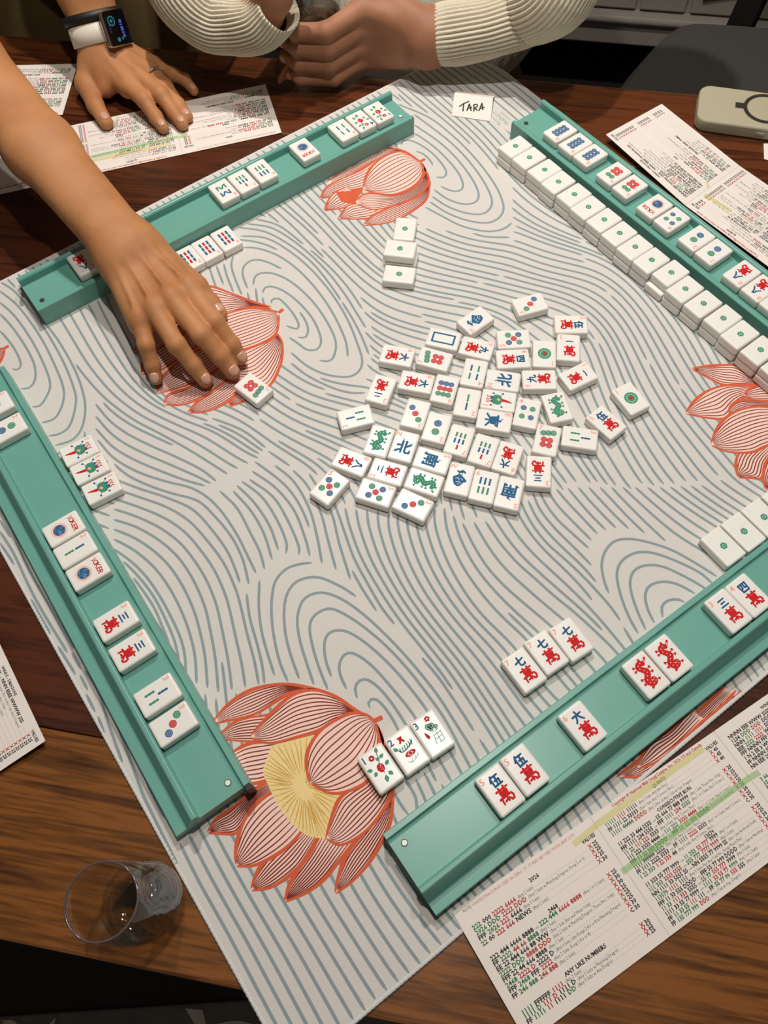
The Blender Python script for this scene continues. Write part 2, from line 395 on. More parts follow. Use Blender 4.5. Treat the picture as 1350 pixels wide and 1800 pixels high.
# river from the discard pile to the lower right rack
line(5, (480, -60), (540, 80), (600, 250), (690, 430), (785, 582))
line(5, (530, -60), (580, 60), (625, 190), (670, 310), (740, 440), (810, 560), (880, 652))
fam(5, [[(620, 40), (645, 140), (705, 300), (795, 460), (900, 620), (1010, 760), (1120, 900), (1230, 1060), (1340, 1230), (1420, 1370)],
        [(850, 60), (852, 150), (900, 310), (980, 470), (1070, 600), (1180, 740), (1290, 880), (1400, 1040), (1500, 1190), (1580, 1310)],
        [(1095, 0), (1095, 130), (1155, 310), (1250, 480), (1350, 610), (1480, 740), (1590, 870), (1700, 1010), (1800, 1110), (1860, 1190)],
        [(1240, 120), (1300, 240), (1370, 350), (1450, 440), (1550, 530), (1680, 640), (1800, 750), (1920, 880), (2010, 1000), (2060, 1070)],
        [(1360, 110), (1400, 170), (1450, 240), (1530, 330), (1620, 410), (1720, 500), (1830, 590), (1940, 690), (2050, 800), (2130, 910)]], [3, 4, 2, 1])
fam(6, [[(285, 60), (310, 120), (360, 205), (430, 290), (520, 370), (610, 455), (690, 540), (760, 620), (810, 692)],
        [(325, 60), (370, 150), (440, 240), (520, 320), (610, 405), (683, 488)], [(350, 20), (390, 110), (470, 210), (570, 310), (658, 400)],
        [(380, 0), (420, 80), (480, 160), (560, 235), (643, 310)], [(425, 0), (480, 85), (580, 190), (658, 268)], [(475, 0), (530, 65), (610, 150), (690, 235)], [(535, -5), (590, 60), (660, 140), (735, 215)],
        [(590, -10), (640, 50), (710, 125), (788, 205)], [(645, -10), (700, 50), (770, 125), (855, 208)], [(705, -10), (770, 60), (850, 145), (938, 230)], [(765, -10), (840, 70), (940, 170), (1048, 272)]], [0]*10)
fam(6, [[(825, -10), (910, 70), (1010, 160), (1110, 240), (1220, 310), (1350, 385)], [(1020, -10), (1110, 60), (1210, 130), (1320, 200), (1440, 270)], [(1240, -20), (1330, 45), (1430, 110), (1540, 180)]], [2, 3])
line(6, (750, 548), (725, 480), (713, 400), (730, 330), (780, 275), (860, 262), (960, 280), (1080, 320), (1200, 385), (1320, 460))
line(6, (905, 760), (860, 680), (820, 580), (795, 480), (800, 410), (840, 360), (910, 332), (1000, 340), (1120, 385), (1230, 440), (1300, 500))
line(6, (945, 740), (900, 640), (868, 540), (865, 470), (895, 420), (960, 400), (1040, 410), (1140, 455), (1230, 505), (1280, 540))
line(6, (990, 705), (955, 630), (942, 560), (965, 510), (1030, 488), (1110, 500), (1205, 550))
line(6, (1035, 675), (1030, 620), (1060, 588), (1110, 580), (1150, 595))
# upper right flow that bends down beside the wall
k1 = [(200, 38), (310, 85), (450, 115), (590, 160), (720, 230), (850, 335), (960, 450), (1050, 560), (1120, 670), (1152, 785)]
k2 = [(0, 165), (150, 170), (300, 235), (450, 275), (590, 300), (700, 350), (800, 440), (890, 560), (960, 690), (1020, 800), (1100, 930), (1200, 1060), (1350, 1220)]
k3 = [(0, 335), (120, 365), (250, 395), (400, 428), (500, 470), (600, 540), (680, 640), (740, 760), (800, 900), (870, 1030), (950, 1150), (1050, 1290), (1140, 1420)]
k4 = [(260, 470), (400, 500), (500, 540), (580, 600), (640, 700), (675, 800), (705, 900), (745, 1000), (790, 1110), (850, 1230), (930, 1350), (980, 1420)]
fam(7, [k1, k2], [4]); fam(7, [k2, k3, k4], [5, 3])
fam(7, [[(200, 78), (330, 140), (470, 165), (600, 200), (730, 275), (850, 390), (950, 520), (1040, 660), (1100, 790), (1180, 900), (1300, 1010)], [(600, 95), (720, 160), (850, 260), (970, 380), (1080, 500), (1180, 640), (1250, 780)]], [2])
fam(7, [[(560, 620), (600, 720), (625, 820), (640, 900), (690, 1010), (760, 1150), (840, 1290), (900, 1400)], [(440, 940), (500, 1020), (540, 1080), (600, 1180), (680, 1300), (740, 1400)], [(240, 1200), (300, 1280), (350, 1340), (420, 1430)]], [3, 4])
fam(7, [[(0, 400), (80, 440), (170, 480), (260, 540), (330, 590)], [(0, 560), (60, 600), (110, 650), (160, 700)]], [4])
# whorl below the second lotus
line(3, (290, 850), (295, 830), (330, 825), (370, 860), (410, 910), (435, 960), (425, 985), (370, 968))
line(3, (245, 795), (260, 765), (310, 765), (380, 800), (460, 870), (520, 950), (553, 1040), (535, 1090), (480, 1095), (430, 1060), (385, 1030))
line(3, (440, 895), (470, 940), (485, 990), (470, 1030), (432, 1028))
line(3, (195, 752), (205, 710), (240, 690), (310, 695), (400, 740), (500, 830), (580, 940), (630, 1050), (620, 1130), (590, 1155), (545, 1150))
line(3, (165, 770), (140, 700), (150, 650), (200, 620), (270, 632), (345, 668))
line(3, (140, 555), (220, 560), (330, 600), (440, 680), (540, 790), (620, 910), (680, 1040), (695, 1130))
line(3, (395, 1110), (480, 1180), (580, 1225), (690, 1238), (750, 1210), (770, 1150), (740, 1050), (690, 930), (610, 800), (500, 670), (380, 570), (260, 505), (130, 495))
line(3, (135, 805), (100, 720), (80, 650), (90, 600))
line(3, (90, 790), (55, 700), (40, 640)); line(3, (38, 750), (15, 690), (0, 650))
line(3, (395, 1165), (480, 1230), (600, 1290), (700, 1320), (785, 1322))
line(3, (120, 450), (250, 470), (370, 530), (500, 630), (600, 750), (700, 900), (760, 1010), (805, 1118))
line(3, (165, 430), (300, 455), (440, 545), (570, 665), (670, 790), (740, 900), (788, 978))
line(3, (210, 405), (330, 440), (450, 530), (590, 650), (690, 760), (770, 878))
line(3, (265, 370), (340, 430), (383, 462)); line(3, (240, 385), (280, 402))
line(3, (300, 350), (400, 440), (500, 540), (583, 622))
fam(3, [[(330, 340), (470, 455), (610, 590), (740, 720), (860, 800), (1000, 850), (1150, 890), (1350, 925), (1470, 940)],
        [(430, 285), (560, 420), (690, 570), (820, 690), (930, 760), (1060, 800), (1200, 830), (1350, 850), (1470, 860)],
        [(530, 230), (640, 350), (760, 490), (870, 600), (960, 670), (1080, 710), (1200, 735), (1350, 765), (1470, 790)]], [2, 2])
fam(3, [[(1060, 665), (1180, 700), (1350, 735), (1470, 765)], [(1065, 480), (1170, 530), (1350, 590), (1470, 630)], [(1080, 375), (1210, 440), (1350, 490), (1470, 520)], [(1140, 285), (1250, 345), (1350, 385), (1470, 410)]], [4, 2, 2])
fam(3, [[(860, 440), (900, 490)], [(930, 420), (960, 460)]], [1]); line(3, (640, 400), (760, 520), (880, 630))
fam(3, [[(685, 710), (780, 800), (900, 870), (1050, 915), (1200, 950), (1350, 985)], [(780, 830), (860, 890), (980, 935), (1120, 975), (1260, 1010)], [(805, 905), (880, 960), (1000, 1000), (1120, 1030)], [(835, 1000), (910, 1045), (1000, 1080)], [(855, 1095), (900, 1120), (960, 1150)]], [1, 1, 1, 1])
fam(3, [[(830, 1185), (900, 1220), (960, 1240)], [(820, 1220), (850, 1240)]], [0]); line(3, (1100, 945), (1200, 970), (1290, 1000))
# below the second lotus, towards the discard pile
fam(8, [[(350, 22), (430, 75), (540, 115), (650, 145), (740, 175)], [(330, 88), (420, 150), (520, 190), (640, 215), (740, 240)], [(290, 150), (390, 220), (500, 275), (620, 320), (780, 390)]], [0, 1])
fam(8, [[(230, 200), (330, 280), (440, 330), (560, 370), (650, 410), (800, 470)], [(0, 205), (90, 235), (200, 310), (300, 400), (400, 460), (488, 515)], [(0, 320), (80, 360), (160, 420), (240, 470), (280, 497)]], [3, 1])
fam(8, [[(0, 255), (100, 290), (200, 370), (300, 450), (383, 503)], [(0, 370), (70, 415), (130, 470), (180, 530)]], [1])
fam(8, [[(-300, 180), (-200, 235), (-100, 300), (-20, 380), (60, 430), (140, 545)], [(-380, 330), (-250, 400), (-130, 450), (-40, 500), (30, 575)]], [2])
fam(8, [[(520, 520), (580, 600), (640, 700), (690, 790)], [(600, 480), (690, 560), (740, 640), (790, 740)], [(780, 560), (880, 680), (960, 800)], [(1000, 640), (1060, 740), (1110, 830)], [(1200, 680), (1215, 780)], [(1255, 700), (1272, 790)], [(1300, 710), (1350, 830)]], [0, 1, 1, 0, 0, 0])
# whorl right of the first lotus and the far corner
line(4, (22, 635), (30, 610), (80, 605), (160, 640), (250, 710), (320, 800), (322, 840), (300, 858), (258, 852))
line(4, (120, 678), (175, 700), (220, 745), (233, 775))
line(4, (290, 915), (340, 940), (400, 950), (438, 925), (430, 870), (390, 800), (310, 710), (220, 630), (110, 555))
line(4, (245, 940), (330, 1000), (430, 1035), (510, 1030), (545, 990), (530, 920), (470, 820), (380, 710), (270, 610), (110, 500))
line(4, (230, 985), (330, 1050), (450, 1095), (560, 1105), (620, 1070), (635, 1010), (600, 920), (530, 810), (430, 690), (310, 580), (110, 430))
line(4, (215, 1022), (330, 1095), (460, 1145), (590, 1165), (670, 1140), (710, 1090), (710, 1030), (670, 930), (590, 810), (480, 680), (360, 565), (210, 450), (0, 360))
line(4, (185, 1058), (300, 1120), (430, 1185), (580, 1220), (680, 1215), (740, 1190), (768, 1162))
line(4, (505, 1235), (600, 1258), (755, 1262))
line(4, (0, 290), (40, 330), (95, 378)); line(4, (-40, 290), (10, 330), (60, 365))
fam(4, [[(0, 220), (120, 325), (250, 440), (390, 560), (510, 680), (610, 800), (700, 920), (790, 1010), (900, 1090), (1040, 1170), (1200, 1240)],
        [(90, 165), (220, 280), (350, 395), (470, 500), (580, 610), (670, 720), (760, 830), (850, 920), (960, 1010), (1080, 1090), (1200, 1160)],
        [(190, 120), (330, 245), (460, 365), (580, 470), (690, 575), (780, 680), (860, 780), (950, 880), (1040, 970), (1120, 1040), (1200, 1100)]], [2, 2])
fam(4, [[(225, 110), (370, 225), (500, 335), (640, 450), (740, 560), (800, 620)], [(330, 85), (480, 190), (620, 300), (740, 400), (830, 470)], [(430, 72), (570, 170), (710, 275), (830, 370), (900, 430)], [(520, 72), (650, 150), (790, 250), (930, 370)], [(600, 100), (730, 180), (860, 280), (950, 360)]], [2, 1, 1, 0])
fam(4, [[(755, 965), (850, 1060), (980, 1150), (1100, 1220), (1250, 1290), (1350, 1330)], [(790, 1055), (900, 1150), (1050, 1235), (1200, 1300), (1350, 1370)], [(800, 1168), (920, 1240), (1060, 1300), (1200, 1345)]], [0, 1])
# around the bottom lotus
fam(0, [[(316, 1482), (350, 1550), (400, 1640), (450, 1735), (490, 1810)], [(365, 1440), (430, 1560), (500, 1680), (560, 1790), (580, 1830)], [(560, 1440), (620, 1560), (690, 1670), (745, 1745)], [(695, 1520), (740, 1580), (790, 1640), (815, 1665)]], [2, 6, 3])
fam(0, [[(400, 1080), (405, 1150), (412, 1210)], [(352, 1150), (362, 1190), (378, 1235)]], [1])
line(0, (312, 1555), (345, 1625), (390, 1710), (440, 1800))
line(0, (700, 1300), (728, 1350), (752, 1385)); line(0, (690, 1340), (720, 1385), (740, 1410)); line(0, (685, 1380), (705, 1415), (718, 1432))
# margins outside the racks
fam(0, [[(0, 895), (20, 930), (50, 1000), (90, 1070), (130, 1140)], [(0, 975), (30, 1020), (60, 1080), (100, 1150), (150, 1230), (180, 1290)]], [3])
fam(0, [[(70, 1040), (130, 1150), (170, 1210), (190, 1270), (215, 1340)], [(130, 1190), (160, 1230), (180, 1280), (200, 1330)]], [1])
for i in range(34):                                                     # short stripes crossing the strip behind the upper left rack
    t = i/33; x, y = 20+t*660, 484-t*334
    line(0, (x-10, y-6), (x+10, y+16))
for i in range(26):                                                     # strip outside the lower right rack
    t = i/25; x, y = 800+t*560, 1632-t*470
    line(0, (x-8, y-14), (x+14, y+24))
for i in range(20):                                                     # far right corner, outside the frame
    line(0, (1330+i*14, 1000+i*6), (1420+i*14, 1120+i*6))
# keep neighbouring lines apart (later ones stop short of earlier ones), then continue the pattern into the gaps
GRX = 760; occ_far = np.zeros((GRX, GRX), bool); occ_near = np.zeros((GRX, GRX), bool); own = np.full((GRX, GRX), -1, np.int32)
def en(p): return np.array([p@ME_-ME0+10, p@MN_-MN0+10])
def disc_offs(r):
    k = int(r)+1; return np.array([(i, j) for i in range(-k, k+1) for j in range(-k, k+1) if i*i+j*j <= r*r])
OFF_N, OFF_F, OFF_T = disc_offs(4.4), disc_offs(6.6), disc_offs(3.4); occ_tr = np.zeros((GRX, GRX), bool)
def stamp(P):
    for arr, off in ((occ_near, OFF_N), (occ_far, OFF_F), (occ_tr, OFF_T)):
        for p in P:
            q = (en(p)+0.5).astype(int)+off; q = q[(q >= 0).all(1) & (q < GRX).all(1)]; arr[q[:, 0], q[:, 1]] = True
def taken(p, arr):
    q = (en(p)+0.5).astype(int)
    return bool(arr[min(max(q[0], 0), GRX-1), min(max(q[1], 0), GRX-1)])
DONE = []
def place(P):
    L = float(np.sum(np.linalg.norm(np.diff(P, axis=0), axis=1)))
    Q = resample(P, max(6, int(L/1.6))); run = []; runs = []
    for q in list(Q)+[None]:
        if q is not None and in_mat(q) and not taken(q, occ_tr): run.append(q)
        else:
            if len(run) > 9: runs.append(np.array(run))
            run = []
    for r in runs: stamp(r); DONE.append(r)
for P in WL: place(P)
for P in WF: place(P)
# direction field of the traced lines
GD = DONE+[resample(P, max(6, int(np.sum(np.linalg.norm(np.diff(P, axis=0), axis=1))/1.6))) for P in WG]
SP = np.vstack([r[1:-1:7] for r in GD]); ST = np.vstack([(np.gradient(r, axis=0))[1:-1:7] for r in GD]); ang = 2*np.arctan2(ST[:, 1], ST[:, 0])
gs = 8.0; ng = int(760/gs)+1; DX = np.zeros((ng, ng)); DY = np.zeros((ng, ng))
for i in range(ng):
    for j in range(ng):
        p = ME_*(i*gs+ME0-10)+MN_*(j*gs+MN0-10); d2 = ((SP-p)**2).sum(1); w = np.exp(-d2/(2*11.0**2))+1e-7/(1+d2)
        DX[i, j] = (w*np.cos(ang)).sum(); DY[i, j] = (w*np.sin(ang)).sum()
def direction(p, last):
    q = en(p)/gs; i, j = int(q[0]), int(q[1]); u, v = q[0]-i, q[1]-j; i = min(max(i, 0), ng-2); j = min(max(j, 0), ng-2)
    f = lambda A: A[i, j]*(1-u)*(1-v)+A[i+1, j]*u*(1-v)+A[i, j+1]*(1-u)*v+A[i+1, j+1]*u*v
    a = 0.5*math.atan2(f(DY), f(DX)); d = np.array([math.cos(a), math.sin(a)])
    return -d if d@last < 0 else d
ZONES = [[gp(x, y, 0)[:2] for x, y in z] for z in ([(400, 985), (560, 970), (640, 1020), (760, 1150), (820, 1290), (640, 1300), (400, 1190)], [(1050, 935), (1200, 925), (1300, 1010), (1130, 1110), (1050, 1040)], [(690, 230), (790, 220), (900, 320), (900, 420), (740, 400)], [(0, 560), (60, 560), (160, 700), (130, 780), (0, 800)], [(420, 440), (520, 440), (650, 600), (640, 680), (500, 640), (470, 520)])]
def in_zone(p):
    for z in ZONES:
        k = False; j = len(z)-1
        for i in range(len(z)):
            if (z[i][1] > p[1]) != (z[j][1] > p[1]) and p[0] < (z[j][0]-z[i][0])*(p[1]-z[i][1])/(z[j][1]-z[i][1])+z[i][0]: k = not k
            j = i
        if k: return True
    return False
def grow(seed):
    parts = []
    d0 = direction(seed, np.array([1.0, 0])) 
    for sg in (1, -1):
        p = seed.copy(); d = d0*sg; out_ = []
        for k in range(170):
            nd = direction(p, d)
            if nd@d < 0.86: break
            d = nd; p = p+d*1.8
            if not in_mat(p) or taken(p, occ_near) or in_zone(p): break
            out_.append(p)
        parts.append(out_)
    return np.array(parts[1][::-1]+[seed]+parts[0])
DONE.sort(key=len, reverse=True)
qi = 0
while qi < len(DONE) and qi < 900:
    r = DONE[qi]; qi += 1
    T_ = np.gradient(r, axis=0); T_ /= np.linalg.norm(T_, axis=1)[:, None]+1e-9
    for k in range(2, len(r), 5):
        for sg in (1, -1):
            sd = r[k]+sg*7.9*np.array([-T_[k][1], T_[k][0]])
            if not in_mat(sd) or taken(sd, occ_far) or in_zone(sd): continue
            g = grow(sd)
            if len(g) > 14: stamp(g); DONE.append(g)
fl = Flat()
for r in DONE:
    Q = resample(r, max(5, int(len(r)/2.2)))
    fl.ribbon(Q-mc, 2.3, 0, 3.06)
link('wave_print', fl.mesh('wave_print'), mat_ob, (M_line,)); tag(mat_ob.children[-1], kind='stuff')

# ---- lotus print: every petal = two edge curves from base to tip, veins interpolated
KO.update({21: (340, 1160, 2.8125), 22: (1130, 620, 4.5), 23: (660, 1060, 1.957)})
def lotus(name, k, petals, stamen=None, stem=None, fills=(), z=3.10):
    fl = Flat()
    for a in fills: fl.poly(catmull(kpt(k, a), 4)-mc, 0, z); z += 0.003
    if stamen:
        S = catmull(kpt(k, stamen), 4)-mc; fl.poly(S, 3, z); z += 0.004
        c = S.mean(0)
        for i in range(0, len(S), 1):
            d = S[i]-c; rr = random.uniform(0.25, 0.4)
            fl.ribbon(np.array([c+d*rr, c+d*(rr+0.3)+np.random.randn(2)*0.5, c+d*0.97]), 0.8, 4, z); z += 0.0008
        for i in range(90):
            d = S[random.randrange(len(S))]-c; t = random.uniform(0.3, 0.85); fl.ribbon(np.array([c+d*t, c+d*(t+0.12)+np.random.randn(2)*0.4]), 0.7, 4, z); z += 0.0008
        z += 0.004
    for pt in petals:
        A, B, nv = pt[0], pt[1], pt[2]; wk = pt[3] if len(pt) > 3 else 1.0
        A = resample(catmull(kpt(k, A), 6), 34)-mc; B = resample(catmull(kpt(k, B), 6), 34)-mc
        fl.poly(np.vstack([A, B[::-1]]), 0, z); z += 0.004
        for j in range(nv):
            t = (j+1)/(nv+1); Q = A*(1-t)+B*t
            fl.ribbon(Q[1:-1], 0.62, 2, z, True, [0.5, 0.95, 1.0, 0.9, 0.5]); z += 0.0006
        z += 0.004
        fl.ribbon(A, 1.9*wk, 1, z, True, [1.5*wk, 3.2*wk, 2.0*wk, 2.8*wk, 1.8*wk]); fl.ribbon(B, 1.9*wk, 1, z, True, [1.5*wk, 2.0*wk, 3.0*wk, 2.4*wk, 1.8*wk]); z += 0.004
    if stem: fl.ribbon(catmull(kpt(k, stem), 5)-mc, 3.4, 1, z)
    W_ = []
    for v in fl.v:
        p = np.array(v[:2])+mc; e_, n_ = min(max(p@ME_, ME0+2.6), ME1-2.6), min(max(p@MN_, MN0+2.6), MN1-2.6); p = ME_*e_+MN_*n_-mc; W_.append((p[0], p[1], v[2]))
    fl.v = W_
    return link(name, fl.mesh(name), mat_ob, (M_pink, M_coral, M_vein, M_yel, M_yel2))
lotus('lotus_print', 21, [
 ([(100, 300), (170, 220), (270, 155), (380, 125), (480, 120), (600, 145), (700, 180), (800, 245)], [(100, 315), (200, 295), (310, 265), (400, 210), (480, 165), (600, 150), (700, 190), (800, 250)], 7),
 ([(130, 365), (200, 310), (280, 285), (350, 275), (450, 250)], [(150, 395), (230, 400), (330, 405), (400, 400), (460, 360)], 7, 0.7),
 ([(185, 460), (260, 420), (350, 405), (430, 400)], [(240, 600), (290, 610), (350, 600), (420, 560)], 8),
 ([(70, 850), (110, 790), (180, 740), (240, 690), (300, 640), (400, 590)], [(75, 855), (150, 860), (220, 850), (280, 750), (330, 690), (420, 640)], 8),
 ([(700, 1150), (720, 1060), (760, 960), (830, 870), (920, 760), (985, 650)], [(705, 1155), (790, 1090), (870, 1000), (930, 900), (975, 800), (990, 650)], 7),
 ([(450, 1190), (480, 1100), (540, 1010), (580, 950), (630, 860)], [(455, 1195), (560, 1150), (650, 1080), (730, 980), (800, 890)], 9),
 ([(285, 1130), (310, 1060), (360, 980), (440, 900), (540, 830)], [(290, 1140), (380, 1125), (470, 1070), (540, 1000), (620, 860)], 8),
 ([(210, 1010), (210, 930), (240, 820), (290, 740), (350, 680), (420, 640)], [(215, 1020), (300, 1015), (400, 970), (480, 910), (550, 830)], 9),
 ], None, None)
lotus('lotus_print', 21, [
 ([(285, 375), (330, 320), (420, 230), (500, 170), (600, 150), (700, 180), (790, 240), (890, 300)], [(285, 385), (340, 405), (400, 410), (520, 380), (620, 350), (700, 300), (800, 265), (890, 295)], 9),
 ([(655, 880), (680, 790), (720, 690), (780, 640), (850, 600), (900, 520), (935, 400), (900, 310)], [(660, 885), (720, 915), (790, 890), (870, 830), (940, 740), (985, 640), (985, 540), (905, 315)], 9),
 ([(575, 610), (558, 520), (570, 440), (620, 360), (700, 300), (780, 265), (850, 270), (895, 300)], [(580, 610), (650, 650), (710, 660), (790, 640), (870, 590), (915, 480), (920, 400), (900, 310)], 10),
 ], [(385, 425), (500, 395), (605, 372), (590, 480), (580, 590), (650, 650), (735, 655), (700, 740), (665, 865), (600, 878), (520, 840), (430, 740), (370, 620), (345, 550), (370, 470)], [(885, 305), (915, 292), (935, 282)], (), 3.26)
lotus('lotus_print', 3, [
 ([(590, 205), (680, 140), (780, 75), (860, 40), (920, 30), (1000, 50), (1075, 100)], [(595, 240), (680, 190), (780, 130), (860, 90), (930, 60), (1000, 60), (1075, 105)], 6, 0.8),
 ([(545, 300), (580, 240), (650, 200), (760, 150), (840, 100)], [(550, 300), (620, 280), (690, 255), (770, 240), (850, 200)], 6, 0.8),
 ([(570, 360), (590, 310), (625, 265), (680, 240)], [(575, 362), (650, 350), (720, 330), (770, 280)], 6, 0.8),
 ([(645, 400), (690, 340), (740, 325), (830, 320)], [(650, 405), (750, 405), (830, 395), (920, 350)], 6, 0.8),
 ([(775, 438), (820, 390), (880, 360), (980, 320), (1070, 280), (1125, 210)], [(780, 440), (880, 430), (960, 405), (1040, 360), (1110, 300), (1130, 205)], 7, 0.9),
 ([(735, 310), (780, 275), (850, 270), (940, 278), (1040, 240), (1100, 160), (1085, 110)], [(740, 325), (820, 355), (900, 345), (1000, 315), (1080, 270), (1122, 200), (1085, 110)], 8),
 ([(775, 240), (790, 180), (830, 120), (890, 75), (960, 50), (1020, 65), (1075, 105)], [(780, 250), (850, 270), (940, 275), (1030, 240), (1080, 190), (1092, 140), (1078, 105)], 10),
 ], None, [(1075, 102), (1088, 96), (1102, 88)])
fl = Flat(); fl.poly(catmull(kpt(3, [(630, 262), (700, 258), (775, 245), (745, 295), (725, 325), (660, 315)]), 3)-mc, 0, 3.22); link('lotus_heart', fl.mesh('lotus_heart'), mat_ob, (M_coral,))
lotus('lotus_print', 1, [
 ([(745, 770), (760, 700), (820, 640), (960, 560), (1100, 520)], [(750, 775), (830, 760), (900, 720), (1000, 650), (1100, 600)], 7),
 ([(705, 655), (740, 600), (820, 540), (960, 480), (1080, 440)], [(710, 660), (800, 650), (900, 600), (1000, 540), (1090, 500)], 7),
 ([(690, 560), (760, 470), (880, 400), (1000, 370)], [(695, 565), (790, 540), (900, 480), (1010, 430)], 6),
 ([(830, 870), (850, 800), (930, 720), (1060, 640), (1180, 590)], [(835, 875), (930, 850), (1060, 800), (1150, 740), (1240, 660)], 8),
 ([(865, 930), (890, 880), (980, 850), (1090, 790), (1180, 720)], [(870, 935), (960, 935), (1080, 890), (1180, 820), (1260, 740)], 8),
 ([(990, 975), (1050, 910), (1140, 850), (1240, 770), (1300, 690)], [(995, 978), (1090, 970), (1200, 920), (1300, 840), (1350, 760)], 8),
 ([(1205, 940), (1240, 880), (1300, 810), (1380, 740)], [(1210, 945), (1290, 915), (1370, 870), (1420, 780)], 6),
 ([(1000, 330), (1100, 310), (1200, 340), (1330, 390), (1430, 420)], [(1030, 480), (1150, 480), (1220, 450), (1330, 420), (1430, 428)], 9),
 ([(1180, 720), (1270, 660), (1350, 625), (1430, 590), (1465, 560)], [(1200, 800), (1330, 850), (1420, 835), (1480, 720), (1490, 620), (1465, 560)], 11),
 ([(1040, 620), (1080, 520), (1200, 455), (1330, 425), (1440, 440), (1472, 450)], [(1050, 640), (1180, 660), (1300, 640), (1400, 600), (1460, 550), (1472, 460)], 12),
 ], None, [(1468, 450), (1482, 440), (1494, 430)], [[(700, 565), (850, 430), (1000, 340), (1150, 320), (1330, 395), (1460, 455), (1480, 600), (1470, 760), (1400, 850), (1280, 880), (1100, 900), (950, 880), (850, 850), (780, 740), (740, 640)]])
lotus('lotus_print', 22, [
 ([(385, 125), (520, 105), (640, 98), (740, 105), (860, 190), (1000, 280)], [(390, 132), (500, 190), (640, 255), (780, 258), (880, 258), (1000, 300)], 7),
 ([(340, 475), (400, 390), (500, 310), (620, 265), (740, 255), (900, 265)], [(345, 485), (480, 510), (620, 525), (680, 500), (740, 400), (900, 290)], 7),
 ([(800, 335), (860, 275), (990, 235), (1200, 240)], [(800, 345), (870, 370), (990, 385), (1200, 400)], 6),
 ([(685, 490), (690, 430), (760, 380), (900, 375), (1200, 400)], [(690, 500), (760, 470), (870, 440), (980, 435), (1200, 450)], 5),
 ([(970, 1080), (945, 960), (990, 820), (1150, 700)], [(975, 1085), (1040, 1040), (1130, 960), (1230, 800)], 7),
 ([(750, 980), (735, 880), (770, 790), (900, 720)], [(755, 988), (850, 990), (940, 990), (970, 870), (1050, 760)], 8),
 ([(540, 715), (580, 610), (650, 520), (750, 460), (870, 430), (980, 430), (1200, 460)], [(545, 735), (640, 775), (760, 792), (870, 785), (950, 750), (1080, 690), (1200, 560)], 11),
 ])
lotus('lotus_print', 23, [
 ([(830, 598), (880, 560), (960, 500), (1080, 400), (1200, 290)], [(850, 600), (930, 592), (1030, 520), (1150, 410), (1240, 300)], 7),
 ([(1000, 455), (1080, 430), (1150, 390), (1230, 320)], [(1010, 470), (1100, 450), (1200, 370), (1258, 300)], 4),
 ([(900, 560), (940, 480), (1010, 440), (1080, 360)], [(905, 570), (980, 540), (1060, 470), (1130, 400)], 5),
 ])
lotus('lotus_print', 10, [([(-60, 100), (-30, 60), (0, 40), (25, 35)], [(-60, 160), (-20, 130), (10, 90), (25, 45)], 5)], None, [(20, 40), (34, 30), (46, 24)])
# ================================================================== RACKS
RL = 451.0
M_teal = mat('teal_rack_plastic', srgb(108, 166, 153), 0.32, 0.04, 30, 0.06, 2500, 0.5)
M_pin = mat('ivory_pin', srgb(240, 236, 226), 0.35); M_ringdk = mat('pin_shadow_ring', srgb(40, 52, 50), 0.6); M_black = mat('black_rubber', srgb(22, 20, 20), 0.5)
PROF = [(0, 0), (0, 20.4), (0.6, 21), (4.2, 21), (4.8, 20.4), (5, 17.6), (7.2, 17.3), (7.7, 18), (40.7, 18), (40.9, 18.3), (40.9, 25.2), (42.1, 26.8), (42.6, 27), (45.0, 27), (46.0, 26.2), (52.6, 12.5), (53.6, 12), (61.3, 12), (62, 11.3), (62, 0)]
FLOOR_Z = 18.0
class Rack:
    def __init__(s, name, o, d, out, label, pins):
        s.o = np.array(o, float); s.d = np.array(d, float); s.d /= np.linalg.norm(s.d); s.n = np.array(out, float); s.n /= np.linalg.norm(s.n)
        c = s.o+s.d*RL/2+s.n*31
        s.e = empty(name, (c[0], c[1], 0.25)); s.c = c; tag(s.e, label, 'tile rack', 'teal tile racks around the mat')
        V = []; np_ = len(PROF)
        for t in (0, RL):
            for (a, z) in PROF: p = s.o+s.d*t+s.n*a-c; V.append((p[0], p[1], z))
        F = [tuple(range(np_)), tuple(range(np_, 2*np_))]+[(i, (i+1) % np_, np_+(i+1) % np_, np_+i) for i in range(np_)]
        b = mk('rack_body', V, F, M_teal, s.e)
        bm = bmesh.new(); bm.from_mesh(b.data); bmesh.ops.recalc_face_normals(bm, faces=bm.faces); bm.to_mesh(b.data); bm.free()
        for t, white in pins:
            p = s.o+s.d*t+s.n*13-c
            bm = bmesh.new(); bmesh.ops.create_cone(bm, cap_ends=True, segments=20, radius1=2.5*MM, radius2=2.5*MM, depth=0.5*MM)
            rg = from_bm('peg_hole_shade', bm, M_ringdk, s.e); rg.location = Vector((p[0], p[1], FLOOR_Z+0.15))*MM  # dark disc: the shade in the peg hole painted as colour
            if white:
                bm = bmesh.new(); bmesh.ops.create_cone(bm, cap_ends=True, segments=20, radius1=2.1*MM, radius2=1.9*MM, depth=0.8*MM)
                q = from_bm('peg', bm, M_pin, s.e); q.location = Vector((p[0], p[1], FLOOR_Z+0.35))*MM
    def pos(s, t, a): return s.o+s.d*t+s.n*a
    def t_of(s, px, py, z=29.0): return float((gp(px, py, z)[:2]-s.o)@s.d)
rA = Rack('tile_rack', (-319.9, 533.0), (0.846, 0.533), (-0.533, 0.846), 'teal tile rack under the reaching forearm at the upper left', [(9, False), (442, True)])
rB = Rack('tile_rack.001', (166.9, 755.6), (0.550, -0.835), (0.835, 0.550), 'teal tile rack behind the long double wall of face-down tiles', [(9, False), (442, False)])
